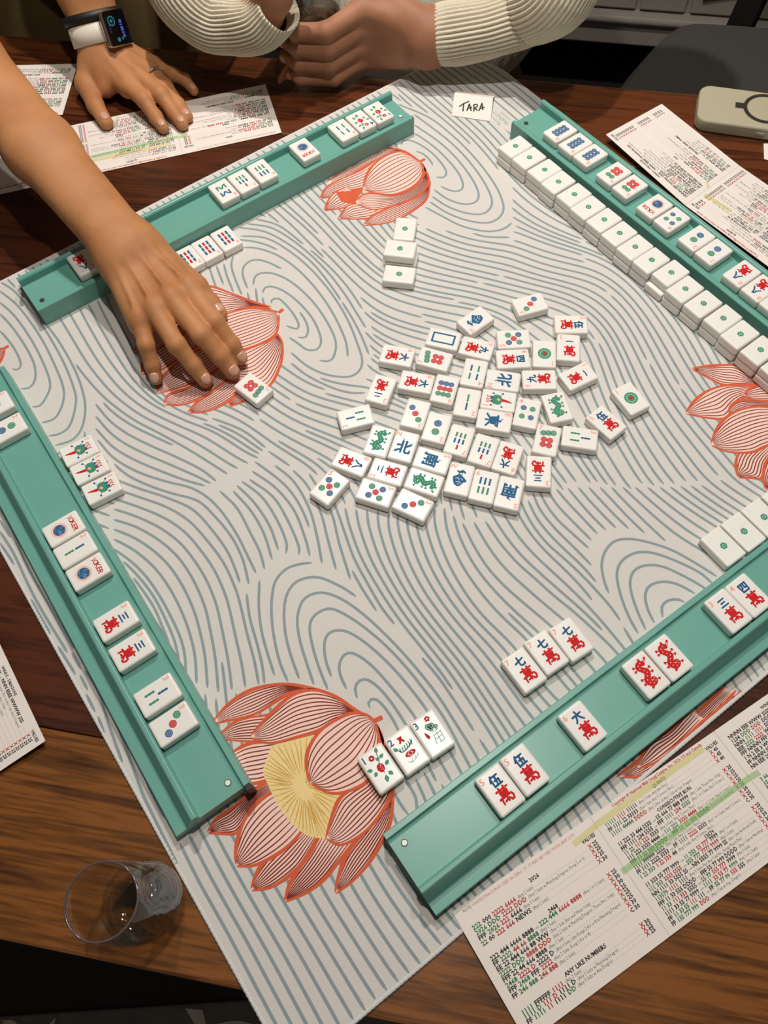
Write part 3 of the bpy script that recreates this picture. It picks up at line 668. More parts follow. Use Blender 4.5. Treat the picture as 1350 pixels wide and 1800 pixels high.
rC = Rack('tile_rack.002', (-108.6, 85.2), (-0.521, 0.854), (-0.854, -0.521), 'teal tile rack beside the water glass with joker tiles', [(9, True), (442, True)])
rD = Rack('tile_rack.003', (-15.5, 45.1), (0.849, 0.528), (0.528, -0.849), 'teal tile rack holding red dragons above the large scoring card', [(9, True), (442, True)])
p = rC.pos(-2.2, 2.4)-rC.c
q = from_bm('end_stop', rbox(5, 4.8, 20.6, 0.5, 2), M_black, rC.e); q.location = Vector((p[0], p[1], 0))*MM; q.rotation_euler = (0, 0, math.atan2(rC.d[1], rC.d[0]))

# ================================================================== TILES
TW, TL, TH = 22.0, 31.5, 9.6
M_tile = mat('ivory_acrylic', srgb(238, 234, 228), 0.27, 0.012, 50, 0, 1, 0.32, 0.0, 0.12)
C_BLUE = mat('engraved_blue', srgb(44, 98, 142), 0.6, 0.15, 900, spec=0.12); C_RED = mat('engraved_red', srgb(204, 32, 34), 0.6, 0.12, 900, spec=0.12); C_GRN = mat('engraved_green', srgb(62, 142, 112), 0.6, 0.15, 900, spec=0.12)
C_PNK = mat('engraved_pink', srgb(248, 168, 148), 0.6, 0.08, 900, spec=0.12); C_WHT = mat('engraved_white', srgb(238, 236, 228), 0.6, spec=0.12); C_NAV = mat('engraved_navy', srgb(36, 86, 130), 0.6, 0.1, 900, spec=0.12)
TM = (C_BLUE, C_RED, C_GRN, C_PNK, C_WHT, C_NAV); BL, RD, GR, PK, WH, NV = range(6)
tile_me = wn_mesh(rbox(TW-0.16, TL-0.16, TH, 2.0, 4), 'tile_body'); tile_me.materials.append(M_tile)
E_Z = TH+0.03
def dot(f, x, y, r, c):
    f.disc((x, y), r, c, E_Z, 20); f.ring((x, y), r*0.66, r*0.70, WH, E_Z+0.012, 18); f.ring((x, y), r*0.30, r*0.35, WH, E_Z+0.012, 12)
def stick(f, x, y, c, l=6.6, w=1.75, ang=0.0):
    g = Flat(); h = l/2
    g.poly([(-w*0.42, -h+w*0.4), (w*0.42, -h+w*0.4), (w*0.42, h-w*0.4), (-w*0.42, h-w*0.4)], c, E_Z)
    for k in (-1, 0, 1): g.disc((0, k*(h-w*0.55)), w*0.56, c, E_Z+0.004*(k+2), 12, l*0.19)
    f.merge(g, (x, y), 1, 0, ang)
def index(f, s, x=-7.4, y=11.2, c=PK, size=4.9): sym(f, s, x, y, size, c, 0.03, E_Z)
# brush-stroke characters on a 10 x 10 box
BR = {
 '萬': [[(1, 8.7), (9, 8.9)], [(3.3, 10), (3.6, 7.7)], [(6.7, 10), (6.3, 7.7)], [(2.6, 7.3), (2.9, 5.0)], [(2.6, 7.3), (7.4, 7.4), (7.1, 5.0)], [(2.8, 6.2), (7.2, 6.2)], [(2.8, 5.0), (7.2, 5.0)], [(5, 7.4), (5, 2.4)], [(0.6, 3.9), (1.6, 4.1), (1.3, 0.6)], [(1.4, 3.9), (8.6, 4.1), (9.3, 2.6), (8.6, 0.6), (7.2, 0.5), (6.9, 1.6)], [(3.2, 1.6), (6.0, 2.4), (5.2, 1.0)]],
 '一': [[(1, 4.8), (5, 5.4), (9, 4.7)]], '二': [[(2.2, 7.2), (7.8, 7.5)], [(0.6, 2.6), (9.4, 2.8)]], '三': [[(1.4, 8.4), (8.6, 8.7)], [(2.6, 5), (7.4, 5.2)], [(0.6, 1.4), (9.4, 1.6)]],
 '四': [[(1.2, 8.6), (1.8, 1.4)], [(1.2, 8.6), (8.8, 8.7), (8.2, 1.4)], [(1.8, 1.6), (8.2, 1.6)], [(4.0, 8.4), (3.8, 5.4), (2.8, 4.2)], [(6.0, 8.4), (6.0, 4.8), (7.6, 4.4)]],
 '伍': [[(3.1, 9.6), (0.8, 5.4)], [(2.3, 7.2), (2.3, 0.6)], [(4.2, 8.5), (9.0, 8.7)], [(6.4, 8.5), (5.6, 1.3)], [(4.6, 5.0), (8.3, 5.2), (8.0, 1.3)], [(3.7, 1.1), (9.6, 1.2)]],
 '六': [[(5, 9.8), (5.5, 8.2)], [(0.8, 6.6), (9.2, 7.0)], [(4, 5.4), (3.0, 3.0), (1.2, 1.0)], [(6, 5.4), (7.2, 3.2), (9, 1.0)]],
 '七': [[(0.8, 5.0), (9.2, 7.0)], [(4.6, 9.4), (4.3, 2.4), (5.4, 1.3), (8.4, 1.4), (9.0, 2.8)]],
 '八': [[(4, 8.6), (3.4, 4.6), (0.8, 0.8)], [(5.4, 9.2), (6.6, 4.6), (9.6, 0.8)]],
 '九': [[(1.2, 6.6), (6.6, 7.2), (6.3, 3), (7.2, 1.2), (9, 1.4), (9.4, 3)], [(4.2, 9.6), (4, 5), (1, 0.8)]],
 '北': [[(3.8, 9.4), (3.8, 0.8)], [(0.8, 6), (3.6, 6.4)], [(0.4, 1.6), (3.8, 3.4)], [(6.2, 9.6), (6.2, 2), (7, 1.0), (9.2, 1.2), (9.6, 2.8)], [(9.2, 7.4), (6.4, 5.2)]],
 '東': [[(1.2, 8.2), (8.8, 8.4)], [(2.4, 6.8), (7.6, 6.8), (7.3, 4.2), (2.7, 4.2), (2.4, 6.8)], [(2.7, 5.5), (7.3, 5.5)], [(5, 10), (5, 0.2)], [(4.8, 4), (0.6, 0.8)], [(5.2, 4), (9.6, 0.8)]],
 '南': [[(1.2, 8.4), (8.8, 8.6)], [(5, 10), (5, 7)], [(1.4, 6.8), (1.2, 0.4)], [(1.4, 6.8), (8.8, 6.9), (8.6, 0.6), (7.4, 1.0)], [(3.4, 6.2), (4.2, 5)], [(6.6, 6.2), (5.8, 5)], [(2.8, 4.6), (7.2, 4.6)], [(2.8, 2.9), (7.2, 2.9)], [(5, 4.6), (5, 0.8)]],
 '西': [[(0.8, 8.8), (9.2, 9)], [(1.4, 6.4), (8.6, 6.5), (8.3, 1), (1.7, 1), (1.4, 6.4)], [(4, 8.8), (3.9, 5), (2.6, 3.6)], [(6, 8.8), (6, 4.2), (7.8, 3.8)]],
}
def brush(f, ch, x, y, size, m, w=1.25, z=0.0, sx=1.0):
    k = size/10; ww = w*k
    for st in BR[ch]:
        P = np.array([(x+(a-5)*k*sx, y+(b-5)*k) for a, b in st])
        for i in range(len(P)-1):
            f.ribbon(np.array([P[i], P[i+1]]), ww, m, z, False, [ww*1.05, ww*0.88]); z += 0.003
            f.disc(P[i], ww*0.55, m, z, 9); z += 0.003
        f.disc(P[-1], ww*0.47, m, z, 9); z += 0.003
NUMC = {1: '一', 2: '二', 3: '三', 4: '四', 5: '伍', 6: '六', 7: '七', 8: '八', 9: '九'}
def crak(n):
    f = Flat(); brush(f, NUMC[n], 0.8, 6.8, 8.6 if n > 3 else 7.4, NV, 1.7, E_Z)
    brush(f, '萬', 0.9, -4.4, 11.4, RD, 1.35, E_Z); index(f, str(n)); return f
def dots(n):
    f = Flat()
    if n == 1:
        f.disc((0, 0), 6.2, GR, E_Z, 28); f.ring((0, 0), 3.7, 4.0, WH, E_Z+0.01, 24)
        for k in range(16): a = k*math.pi/8; f.ribbon(np.array([(4.2*math.cos(a), 4.2*math.sin(a)), (5.9*math.cos(a), 5.9*math.sin(a))]), 0.25, WH, E_Z+0.012)
        f.disc((0, 0), 1.7, RD, E_Z+0.015, 14)
    if n == 2: dot(f, 0, 4.6, 3.5, GR); dot(f, 0, -4.4, 3.5, BL)
    if n == 3: dot(f, -4.4, 5.6, 2.9, GR); dot(f, 0, 0, 2.9, RD); dot(f, 4.4, -5.6, 2.9, BL)
    if n == 4: dot(f, -4, 4.6, 2.7, BL); dot(f, 4, 4.6, 2.7, GR); dot(f, -4, -4.6, 2.7, GR); dot(f, 4, -4.6, 2.7, BL)
    if n == 5:
        for x, y, c in ((-4.4, 4.9, BL), (4.4, 4.9, GR), (-4.4, -4.9, GR), (4.4, -4.9, BL), (0, 0, RD)): dot(f, x, y, 2.9, c)
    if n == 6:
        for x, y, c in ((-2.5, 6.2, GR), (2.5, 6.2, GR), (-2.6, -0.6, RD), (2.6, -0.6, RD), (-2.6, -5.8, RD), (2.6, -5.8, RD)): dot(f, x, y, 2.8, c)
    if n == 7:
        for x, y, c in ((-4.4, 6.0, GR), (0, 6.9, GR), (4.4, 7.8, GR), (-2.7, -0.4, RD), (2.7, -0.4, RD), (-2.7, -5.7, RD), (2.7, -5.7, RD)): dot(f, x, y, 2.8, c)
    if n == 8:
        for x in (-2.4, 2.4):
            for y in (7, 2.4, -2.2, -6.8): dot(f, x, y, 2.6, BL)
    if n == 9:
        for y, c in ((6, GR), (0, RD), (-6, BL)):
            for x in (-4.7, 0, 4.7): dot(f, x, y, 2.65, c)
    index(f, str(n)); return f
def bam(n):
    f = Flat()
    if n == 2: stick(f, 0, 4.6, BL, 7.5); stick(f, 0, -4.6, GR, 7.5)
    if n == 3: stick(f, 0, 4.8, BL, 7.5); stick(f, -3.6, -4.4, GR, 7.5); stick(f, 3.6, -4.4, GR, 7.5)
    if n == 4: stick(f, -3.4, 4.6, BL); stick(f, 3.4, 4.6, GR); stick(f, -3.4, -4.6, GR); stick(f, 3.4, -4.6, BL)
    if n == 6:
        for x in (-4, 0, 4): stick(f, x, 4.6, BL); stick(f, x, -4.6, GR)
    if n == 7:
        stick(f, 0, 7.6, RD, 5.2)
        for x in (-3.8, 0, 3.8): stick(f, x, 1.2, BL, 5.2); stick(f, x, -5.2, GR, 5.2)
    if n == 8:
        for s, y, c in ((1, 5.0, BL), (-1, -5.0, GR)):
            for x, a in ((-4.6, 0), (-1.7, 0.6*s), (1.7, -0.6*s), (4.6, 0)): stick(f, x, y, c, 6.2, 1.7, a)
    if n == 9:
        for y in (6.2, 0, -6.2):
            for x, c in ((-4.2, BL), (0, RD), (4.2, BL)): stick(f, x, y, c, 5.8, 2.3)
    index(f, str(n)); return f
def wind(ch, ix):
    f = Flat()
    if ix == 'W':
        f.poly(catmull([(-6.0, 0.8), (-3.0, 3.0), (-0.6, 4.6), (2.4, 2.8), (6.6, -1.2), (3.8, -3.4), (1.4, -7.2), (-2.4, -7.0), (-4.6, -4.0), (-6.0, 0.8)], 3)[:-1], BL, E_Z)
        f.ribbon(catmull([(-3.6, 7.6), (-1.2, 6.4), (1.6, 7.8), (4.4, 6.0)], 5), 1.9, BL, E_Z+0.003, True, [1.0, 2.2, 2.6, 1.2])
        for q in ([(-1.0, 6.6), (-1.4, 2.6)], [(1.4, 6.8), (1.2, 2.6)]): f.ribbon(np.array(q), 1.4, BL, E_Z+0.004)
        for q in ([(-3.6, -0.6), (-1.0, 0.6), (0.2, -1.6)], [(1.2, 0.8), (3.2, -1.0)], [(-2.6, -3.6), (0.6, -3.2), (2.2, -4.4)], [(-0.8, -5.4), (1.0, -5.2)]): f.ribbon(catmull(q, 4), 0.5, WH, E_Z+0.012)
    else:
        brush(f, ch, 0.3, -1.4, 13.4, BL, 1.5, E_Z)
        for q in ([(-1.4, 5.6), (-2.6, 8.0), (-0.4, 6.0)], [(4.6, 2.2), (7.6, 4.4), (5.6, 0.2)], [(-5.0, -5.6), (-7.6, -7.0), (-4.8, -7.6)]): f.poly(q, BL, E_Z+0.16)
    index(f, ix); return f
def dragon(c):
    f = Flat(); B = catmull([(3.6, 8.4), (0.6, 8.8), (-1.6, 6.6), (0.2, 3.6), (1.6, 0.8), (-0.6, -1.8), (-2.6, -4.4), (-0.8, -7.6), (2.4, -7.4), (3.0, -5.0), (1.0, -4.4)], 6)
    Bd = resample(B, 46); rr_ = np.interp(np.linspace(0, 1, 46), np.linspace(0, 1, 9), [1.2, 2.4, 2.1, 2.5, 2.4, 2.5, 2.2, 1.5, 1.0]); [f.disc(q_, r_, c, E_Z+0.0025*i_, 10) for i_, (q_, r_) in enumerate(zip(Bd, rr_))]; f.disc((3.0, 7.8), 2.0, c, E_Z+0.126, 10)
    for q in ([(-1.6, 7), (-5, 8.6), (-5.6, 7.4)], [(-1.6, 6), (-5.4, 5.6), (-5.2, 4.4)], [(1.8, 2), (5.6, 3.4), (5.9, 1.8)], [(1.5, 1), (5.4, -0.4), (4.8, -1.6)], [(-1.6, -2.6), (-5.8, -1.4), (-5.6, -2.9)], [(-2.4, -4), (-6, -5.2), (-5.0, -6.3)], [(2.6, -6.6), (6, -7.4), (5.2, -8.6)], [(-0.6, -7.4), (-2.6, -10), (-0.9, -9.9)], [(4.2, 8.6), (7, 10.2), (5.8, 7.6)], [(2.0, 9.2), (2.2, 11.4), (3.6, 9.2)]):
        f.ribbon(np.array(q[:2]), 1.5, c, E_Z+0.13); f.ribbon(np.array(q[1:]), 1.2, c, E_Z+0.134); f.disc(q[1], 1.0, c, E_Z+0.138, 8)
    for k in range(4, len(B)-4, 5): f.disc(B[k], 0.4, WH, E_Z+0.15, 6)
    return f
def bird():
    f = Flat()
    f.ribbon(catmull([(0.4, 1.0), (0.2, -4), (-0.6, -8.6), (-1.4, -12.2)], 5), 3, RD, E_Z, True, [3.4, 3.0, 2.0, 0.8])
    f.poly(catmull([(-5.4, 0.4), (-4.2, 4.6), (-0.8, 6.4), (3.4, 5.4), (5.6, 1.8), (4.2, -1.8), (0.6, -2.8), (-3.4, -2.6), (-5.4, 0.4)], 3)[:-1], GR, E_Z+0.004)
    f.poly([(-1.5, -0.4), (0.2, 1.9), (2.2, 0.6), (0.6, -1.7)], PK, E_Z+0.01)
    for q in ([(-4, 3.6), (-6.6, 6.4)], [(4.2, 3.4), (6.6, 5.4)], [(-4.6, -1.6), (-7.2, -3.6)], [(4.4, -1.2), (7.2, -3.0)]): f.ribbon(np.array(q), 0.9, NV, E_Z+0.006); f.disc(q[1], 1.0, NV, E_Z+0.008, 8)
    f.disc((2.2, 6.4), 1.5, NV, E_Z+0.008, 10); f.disc((-2.4, 6.0), 1.1, NV, E_Z+0.008, 10)
    for x in (-2.2, 0.4, 3.2): f.ribbon(catmull([(x*0.6, 6), (x, 8), (x-1.2, 9.6), (x+0.8, 11.2)], 4), 0.8, RD, E_Z+0.009)
    index(f, '1'); return f
def leaf(f, x, y, a, l, w, c=GR):
    d = np.array([math.cos(a), math.sin(a)]); nn = np.array([-d[1], d[0]]); p = np.array([x, y], float)
    P = catmull([p, p+d*l*0.45+nn*w, p+d*l, p+d*l*0.45-nn*w, p], 3)[:-1]; f.poly(P, c, E_Z+0.002); f.ribbon(np.array([p+d*l*0.15, p+d*l*0.8]), 0.28, WH, E_Z+0.012)
def flower(n):
    f = Flat(); sym(f, str(n), -7.4, 10.8, 5.4, BL, 0.02, E_Z)
    if n in (1, 4, 5):
        for k in range(6): f.disc((-1.6+1.5*math.cos(k*1.047), 9.2+1.5*math.sin(k*1.047)), 0.95, RD, E_Z+0.004, 8)
        for x, y, a, l, w in ((3.5, 10, 1.2, 4.5, 1.4), (3.2, 6, 0.3, 4.5, 1.3), (2.2, 4.5, 1.9, 4, 1.1), (-5.5, 1.5, 2.6, 4.4, 1.4), (-3.6, -0.6, 3.8, 4, 1.4), (4.2, -0.5, 0.5, 4.6, 1.5), (0.6, -6.0, 4.4, 5.4, 1.6), (3.0, -5.0, 5.3, 4.6, 1.5)): leaf(f, x, y, a, l, w)
        f.ribbon(catmull([(3.6, 11), (2.6, 6), (0.6, 2), (0.8, -5)], 4), 0.7, GR, E_Z)
        f.poly(catmull([(-2.6, -0.5), (-1.6, 2.6), (1.4, 3.2), (3.2, 0.8), (2.4, -2.4), (-0.6, -3.2), (-2.6, -0.5)], 3)[:-1], RD, E_Z+0.008)
        for k in range(7): f.disc((random.uniform(-1.6, 2.2), random.uniform(-2, 2)), 0.3, WH, E_Z+0.016, 6)
    elif n == 2:
        f.poly([(-2.4, 11), (2, 11), (1.2, 8.8), (2.8, 6.4), (1.2, 6), (0, 7.6), (-1.4, 6), (-2.6, 6.6), (-1.2, 8.8)], RD, E_Z+0.004)
        for x in range(-5, 7, 2): f.ribbon(catmull([(x, 0.8), (x+1, 3.4), (x+0.6, 4.4+0.2*x)], 3), 0.8, GR, E_Z)
        f.ribbon(catmull([(-6.4, 5.4), (-5, 2), (-3, 0.4), (3, 1.6), (7.4, 4.6)], 4), 0.9, GR, E_Z); leaf(f, -6.6, 2.8, 1.9, 4, 1.3)
        f.disc((0.8, -3.2), 4.4, RD, E_Z+0.004, 18, 2.1); f.ring((0.8, -3.2), 1.3, 1.6, WH, E_Z+0.012, 12); f.disc((2.6, -3.2), 0.5, WH, E_Z+0.013, 8); f.disc((-1.2, -3.2), 0.5, WH, E_Z+0.013, 8)
        for q in ([(-4.4, -7.6), (-0.6, -9.4)], [(-2.6, -9.6), (0.4, -6.8)], [(-0.6, -9.4), (5, -7)], [(2, -8.4), (3, -6.4)], [(4, -7.6), (5.6, -5.8)]): f.ribbon(np.array(q), 0.8, GR, E_Z)
    else:
        for k in range(5): f.disc((2.6+1.4*math.cos(k*1.256), 11+1.4*math.sin(k*1.256)), 0.95, RD, E_Z+0.004, 8)
        f.poly(catmull([(-5.4, 0.2), (-4.4, -2.4), (-2.6, -1.0), (-3.6, 1.6), (-5.0, 3.6), (-5.4, 0.2)], 3)[:-1], RD, E_Z+0.004)
        for x, y, r in ((0, 5.6, 2.5), (2.6, 5.2, 2.2), (1.0, 3.4, 2.0), (5.2, 3.0, 1.6)): f.disc((x, y), r, GR, E_Z+0.002, 12); f.ring((x, y), r*0.5, r*0.64, WH, E_Z+0.012, 10)
        for q in ([(0, 0.6), (6, 0.8)], [(0.4, -2), (6.4, -1.4)], [(0.4, -1), (-1.4, -8.2)], [(2.8, -0.6), (2.6, -8.6)], [(6, -1), (5.6, -8)], [(-0.6, -5), (6, -4.6)], [(1, -8.4), (5.6, -8.2)], [(3.4, 3), (4.6, 0.6)]): f.ribbon(np.array(q), 1.0, GR, E_Z)
    return f
def white_dragon():
    f = Flat(); a, b, w = 6.0, 11.0, 1.7
    for q in ([(-a, -b), (a, -b), (a-w, -b+w), (-a+w, -b+w)], [(a, -b), (a, b), (a-w, b-w), (a-w, -b+w)], [(a, b), (-a, b), (-a+w, b-w), (a-w, b-w)], [(-a, b), (-a, -b), (-a+w, -b+w), (-a+w, b-w)]): f.poly(q, BL, E_Z)
    return f
def joker():
    f = Flat(); f.disc((0, -3.2), 6.6, PK, E_Z, 26); f.ring((0, -3.2), 5.6, 6.0, WH, E_Z+0.005, 26); f.disc((0, -3.2), 5.0, BL, E_Z+0.008, 24)
    rj = random.Random(5)
    for k in range(26):
        a, r = rj.uniform(0, 6.28), 4.4*math.sqrt(rj.random()); q = np.array([r*math.cos(a), -3.2+r*math.sin(a)]); b = rj.uniform(0, 3.14)
        f.ribbon(np.array([q, q+np.array([math.cos(b), math.sin(b)])*1.2]), 0.3, WH, E_Z+0.014)
    for i, c in enumerate('JOKER'):
        x = (i-2)*3.3; sym(f, c, x, 8.6+0.10*(4-(i-2)**2), 4.4, RD, 0.03, E_Z, 1.0, -(i-2)*0.10)
    return f
def facedown():
    f = Flat()
    for k in range(6): f.disc((1.8*math.cos(k*1.047), 1.8*math.sin(k*1.047)), 1.3, GR, E_Z, 10)
    f.disc((0, 0), 2.3, GR, E_Z+0.003, 14); f.ring((0, 0), 1.1, 1.4, WH, E_Z+0.01, 12); return f
FACES = {}
def face_mesh(k):
    if k not in FACES:
        t, a = k[0], k[1:]
        f = {'C': lambda: crak(int(a)), 'D': lambda: dots(int(a)), 'B': lambda: bird() if a == '1' else bam(int(a)), 'W': lambda: wind({'N': '北', 'S': '南', 'E': '東', 'W': '西'}[a], a),
             'G': lambda: dragon(GR), 'R': lambda: dragon(RD), 'X': white_dragon, 'J': joker, 'F': lambda: flower(int(a)), 'Z': facedown}[t]()
        me = f.mesh('engraving_'+k)
        for m in TM: me.materials.append(m)
        FACES[k] = me
    return FACES[k]
FNAME = {'C': '{} crak', 'D': '{} dot', 'B': '{} bamboo'}
NUMN = ['', 'one', 'two', 'three', 'four', 'five', 'six', 'seven', 'eight', 'nine']
def tile(k, xy, ang, z, label, group):
    """tile: base centre xy (mm), z base, ang = world angle of the glyph's up direction"""
    e = empty('mahjong_tile', (xy[0], xy[1], z), ang-math.pi/2); tag(e, label, 'mahjong tile', group)
    b = bpy.data.objects.new('tile_block', tile_me); COL.objects.link(b); b.parent = e
    g = bpy.data.objects.new('engraving', face_mesh(k)); COL.objects.link(g); g.parent = e
    return e
def px_tile(k, c, v, base, label, group):
    top = base+TH; a = gp(c[0], c[1], top); d = gp(c[0]+v[0]*0.05, c[1]+v[1]*0.05, top)-a
    return (k, a[:2].copy(), math.atan2(d[1], d[0]), base, label, group)

# ---- discard pile (centres traced from two enlargements)
def c2(x, y): return (530+x/4.1875, 500+y/4.1875)
def c3(x, y): return (800+x/3.75, 480+y/3.75)
def c4(x, y): return (780+x/6.75, 780+y/6.75)
def c5(x, y): return (920+x/5.625, 660+y/5.625)
G_P = 'tiles discarded face up in the middle of the mat'
PILE = [
 ('C6', c2(703, 520), (245, 45), 'white tile with red and blue six crak, left of the blue-framed blank tile'),
 ('X0', c2(1045, 398), (245, 52), 'white tile with an empty blue rectangle frame in the discard pile'),
 ('D7', c2(978, 545), (-230, -62), 'white seven dot tile directly below the blue-framed blank tile'),
 ('C2', c2(585, 770), (-80, 190), 'white two crak tile tilted at the left of the discards above a three bamboo'),
 ('C6', c2(845, 715), (245, 45), 'white six crak tile between the two crak and the nine dot tile'),
 ('D9', c2(1057, 770), (-60, 195), 'white nine dot tile with blue, red and green rows'),
 ('B4', c3(125, 655), (-40, 165), 'white four bamboo tile above the two bamboo in the discards'),
 ('B2', c3(85, 852), (-42, 190), 'white two bamboo tile in the discards left of the bird tile'),
 ('D3', c2(838, 950), (-70, 205), 'white three dot tile below the six crak, its dots running diagonally'),
 ('D2', c2(995, 1052), (-70, 215), 'white two dot tile in the discards with a blue dot above a green dot'),
 ('B3', c2(398, 975), (-245, 60), 'white three bamboo tile alone at the far left of the discards'),
 ('G0', c2(570, 1148), (75, -205), 'white tile with green dragon standing upright beside the north wind tile'),
 ('WN', c2(752, 1187), (75, -215), 'white north wind tile with blue character right of the upright green dragon'),
 ('WS', c2(962, 1290), (250, 70), 'white south wind tile lying sideways above the sideways green dragon'),
 ('C8', c2(367, 1302), (235, 90), 'white eight crak tile at the lower left of the discards'),
 ('C2', c2(632, 1378), (-245, -70), 'white two crak tile above the five dot in the bottom row of discards'),
 ('G0', c2(903, 1450), (250, 80), 'white tile with green dragon lying sideways above the bottom three dot'),
 ('D5', c2(205, 1487), (160, -180), 'white five dot tile at the lower left tip of the discards'),
 ('D5', c2(545, 1528), (255, 80), 'white five dot tile lying sideways left of the bottom three dot'),
 ('D3', c2(820, 1618), (240, 110), 'white three dot tile lying sideways, lowest of the discards'),
 ('B7', c2(1160, 1150), (-75, 215), 'white seven bamboo tile beside the two dot tile'),
 ('B7', c3(190, 1165), (-70, 190), 'white seven bamboo tile beside the six crak near the lower right of the discards'),
 ('C6', c3(347, 1215), (-70, 195), 'white six crak tile right of two seven bamboo tiles'),
 ('WW', c4(190, 415), (100, -375), 'white west wind tile at the left end of the bottom row of three'),
 ('B6', c4(480, 500), (97, -385), 'white six bamboo tile between the west and south wind tiles'),
 ('WS', c4(778, 580), (-95, 395), 'white south wind tile at the right end of the bottom row of three'),
 ('C3', c4(1125, 325), (-10, 385), 'white three crak tile upright below the seven dot tile'),
 ('D7', c3(605, 1097), (45, -200), 'white seven dot tile upright left of the three bamboo'),
 ('B3', c5(565, 610), (367, 57), 'white three bamboo tile lying sideways on the right of the seven dot tile'),
 ('C5', c5(818, 462), (-260, -225), 'white five crak tile tilted below the lone one dot tile'),
 ('D1', c5(1065, 222), (-200, -240), 'white one dot tile with big green disc alone at the far right of the discards'),
 ('G0', c5(335, 310), (-110, -295), 'white tile with green dragon tilted beside the four dot tile'),
 ('C1', c3(813, 675), (190, -90), 'white one crak tile tilted right of the nine crak'),
 ('C9', c3(556, 700), (-230, 2), 'white nine crak tile lying sideways above the green dragon and four dot tiles'),
 ('WN', c3(315, 705), (-217, -30), 'white north wind tile lying sideways above the bird tile'),
 ('B1', c3(288, 838), (-220, -33), 'white bird tile with red tail in the middle of the discards'),
 ('WE', c3(255, 968), (225, 35), 'white east wind tile directly below the bird tile'),
 ('D4', c3(475, 920), (45, -200), 'white four dot tile right of the east wind tile'),
 ('D1', c3(590, 530), (0, 180), 'white one dot tile with green disc between the four crak and one crak'),
 ('C4', c3(382, 562), (228, -10), 'white four crak tile directly below a five dot tile'),
 ('D5', c3(386, 432), (-215, 10), 'white five dot tile at the top of the discards above the four crak'),
 ('C9', c3(143, 492), (210, 50), 'white nine crak tile right of the blue-framed blank tile'),
 ('WW', c3(135, 308), (-175, 120), 'white west wind tile tilted at the top left of the discards'),
 ('D3', c3(495, 203), (-205, 55), 'white three dot tile alone at the top of the discards'),
 ('C5', c3(766, 335), (230, 2), 'white five crak tile lying sideways at the top right of the discards'),
 ('C1', c3(748, 488), (3, -183), 'white one crak tile upright just below the five crak'),
]
TILES = [px_tile(k, c, v, 0.25, l, G_P) for k, c, v, l in PILE]
G_F = 'tiles set out on the mat near the racks'
TILES.append(px_tile('D7', (1155/2.596, 380+782/2.596), (115, 88), 0.25, 'white seven dot tile at the fingertips of the reaching hand', G_F))
s = 1350/220
for k, (x, y), l in (('F1', (422, 737), 'white flower tile numbered 1 beside the bottom lotus'), ('F2', (712, 540), 'white flower tile numbered 2, middle of the three flowers'), ('F3', (980, 364), 'white flower tile numbered 3, right of the three flowers')):
    TILES.append(px_tile(k, (600+x/s, 1230+y/s), (-262, -392), 0.25, l, G_F))
for k, (x, y), l in (('C7', (415, 792), 'white seven crak tile, left of the three in a row'), ('C7', (680, 580), 'white seven crak tile, middle of the three in a row'), ('C7', (975, 425), 'white seven crak tile, right of the three in a row')):
    TILES.append(px_tile(k, (860+x/6.75, 1060+y/6.75), (-310, -405), 0.25, l, G_F))
for (x, y), l in (((405, 562), 'white bird tile beside the left rack, farthest of the three'), ((460, 655), 'white bird tile beside the left rack, middle of the three'), ((522, 755), 'white bird tile beside the left rack, nearest of the three')):
    TILES.append(px_tile('B1', (x/2.935, 600+y/2.935), (165, -82), 0.25, l, G_F))
# relax the flat tiles so that neighbours touch without overlapping
def corners(t, m=0.0):
    k, c, a = t[0], t[1], t[2]; u = np.array([math.cos(a), math.sin(a)]); w = np.array([u[1], -u[0]]); L, W = TL/2-m, TW/2-m
    return [c+u*L+w*W, c+u*L-w*W, c-u*L-w*W, c-u*L+w*W]
def sep(A, B):
    best = None
    for P in (A, B):
        for i in (0, 1):
            ax = P[i+1]-P[i]; ax = np.array([-ax[1], ax[0]]); ax /= np.linalg.norm(ax)
            a = [q@ax for q in A]; b = [q@ax for q in B]
            o1, o2 = max(a)-min(b), max(b)-min(a); o = min(o1, o2)
            if o <= 0: return None
            if best is None or o < best[0]: best = (o, -ax if o1 < o2 else ax)
    return best
for it in range(140):
    for i in range(len(TILES)):
        for j in range(i):
            if np.linalg.norm(TILES[i][1]-TILES[j][1]) > 40: continue
            r = sep(corners(TILES[i]), corners(TILES[j]))
            if r: TILES[i][1][:] += r[1]*r[0]*0.26; TILES[j][1][:] -= r[1]*r[0]*0.26
for t in TILES: tile(t[0], t[1], t[2], t[3], t[4], t[5])

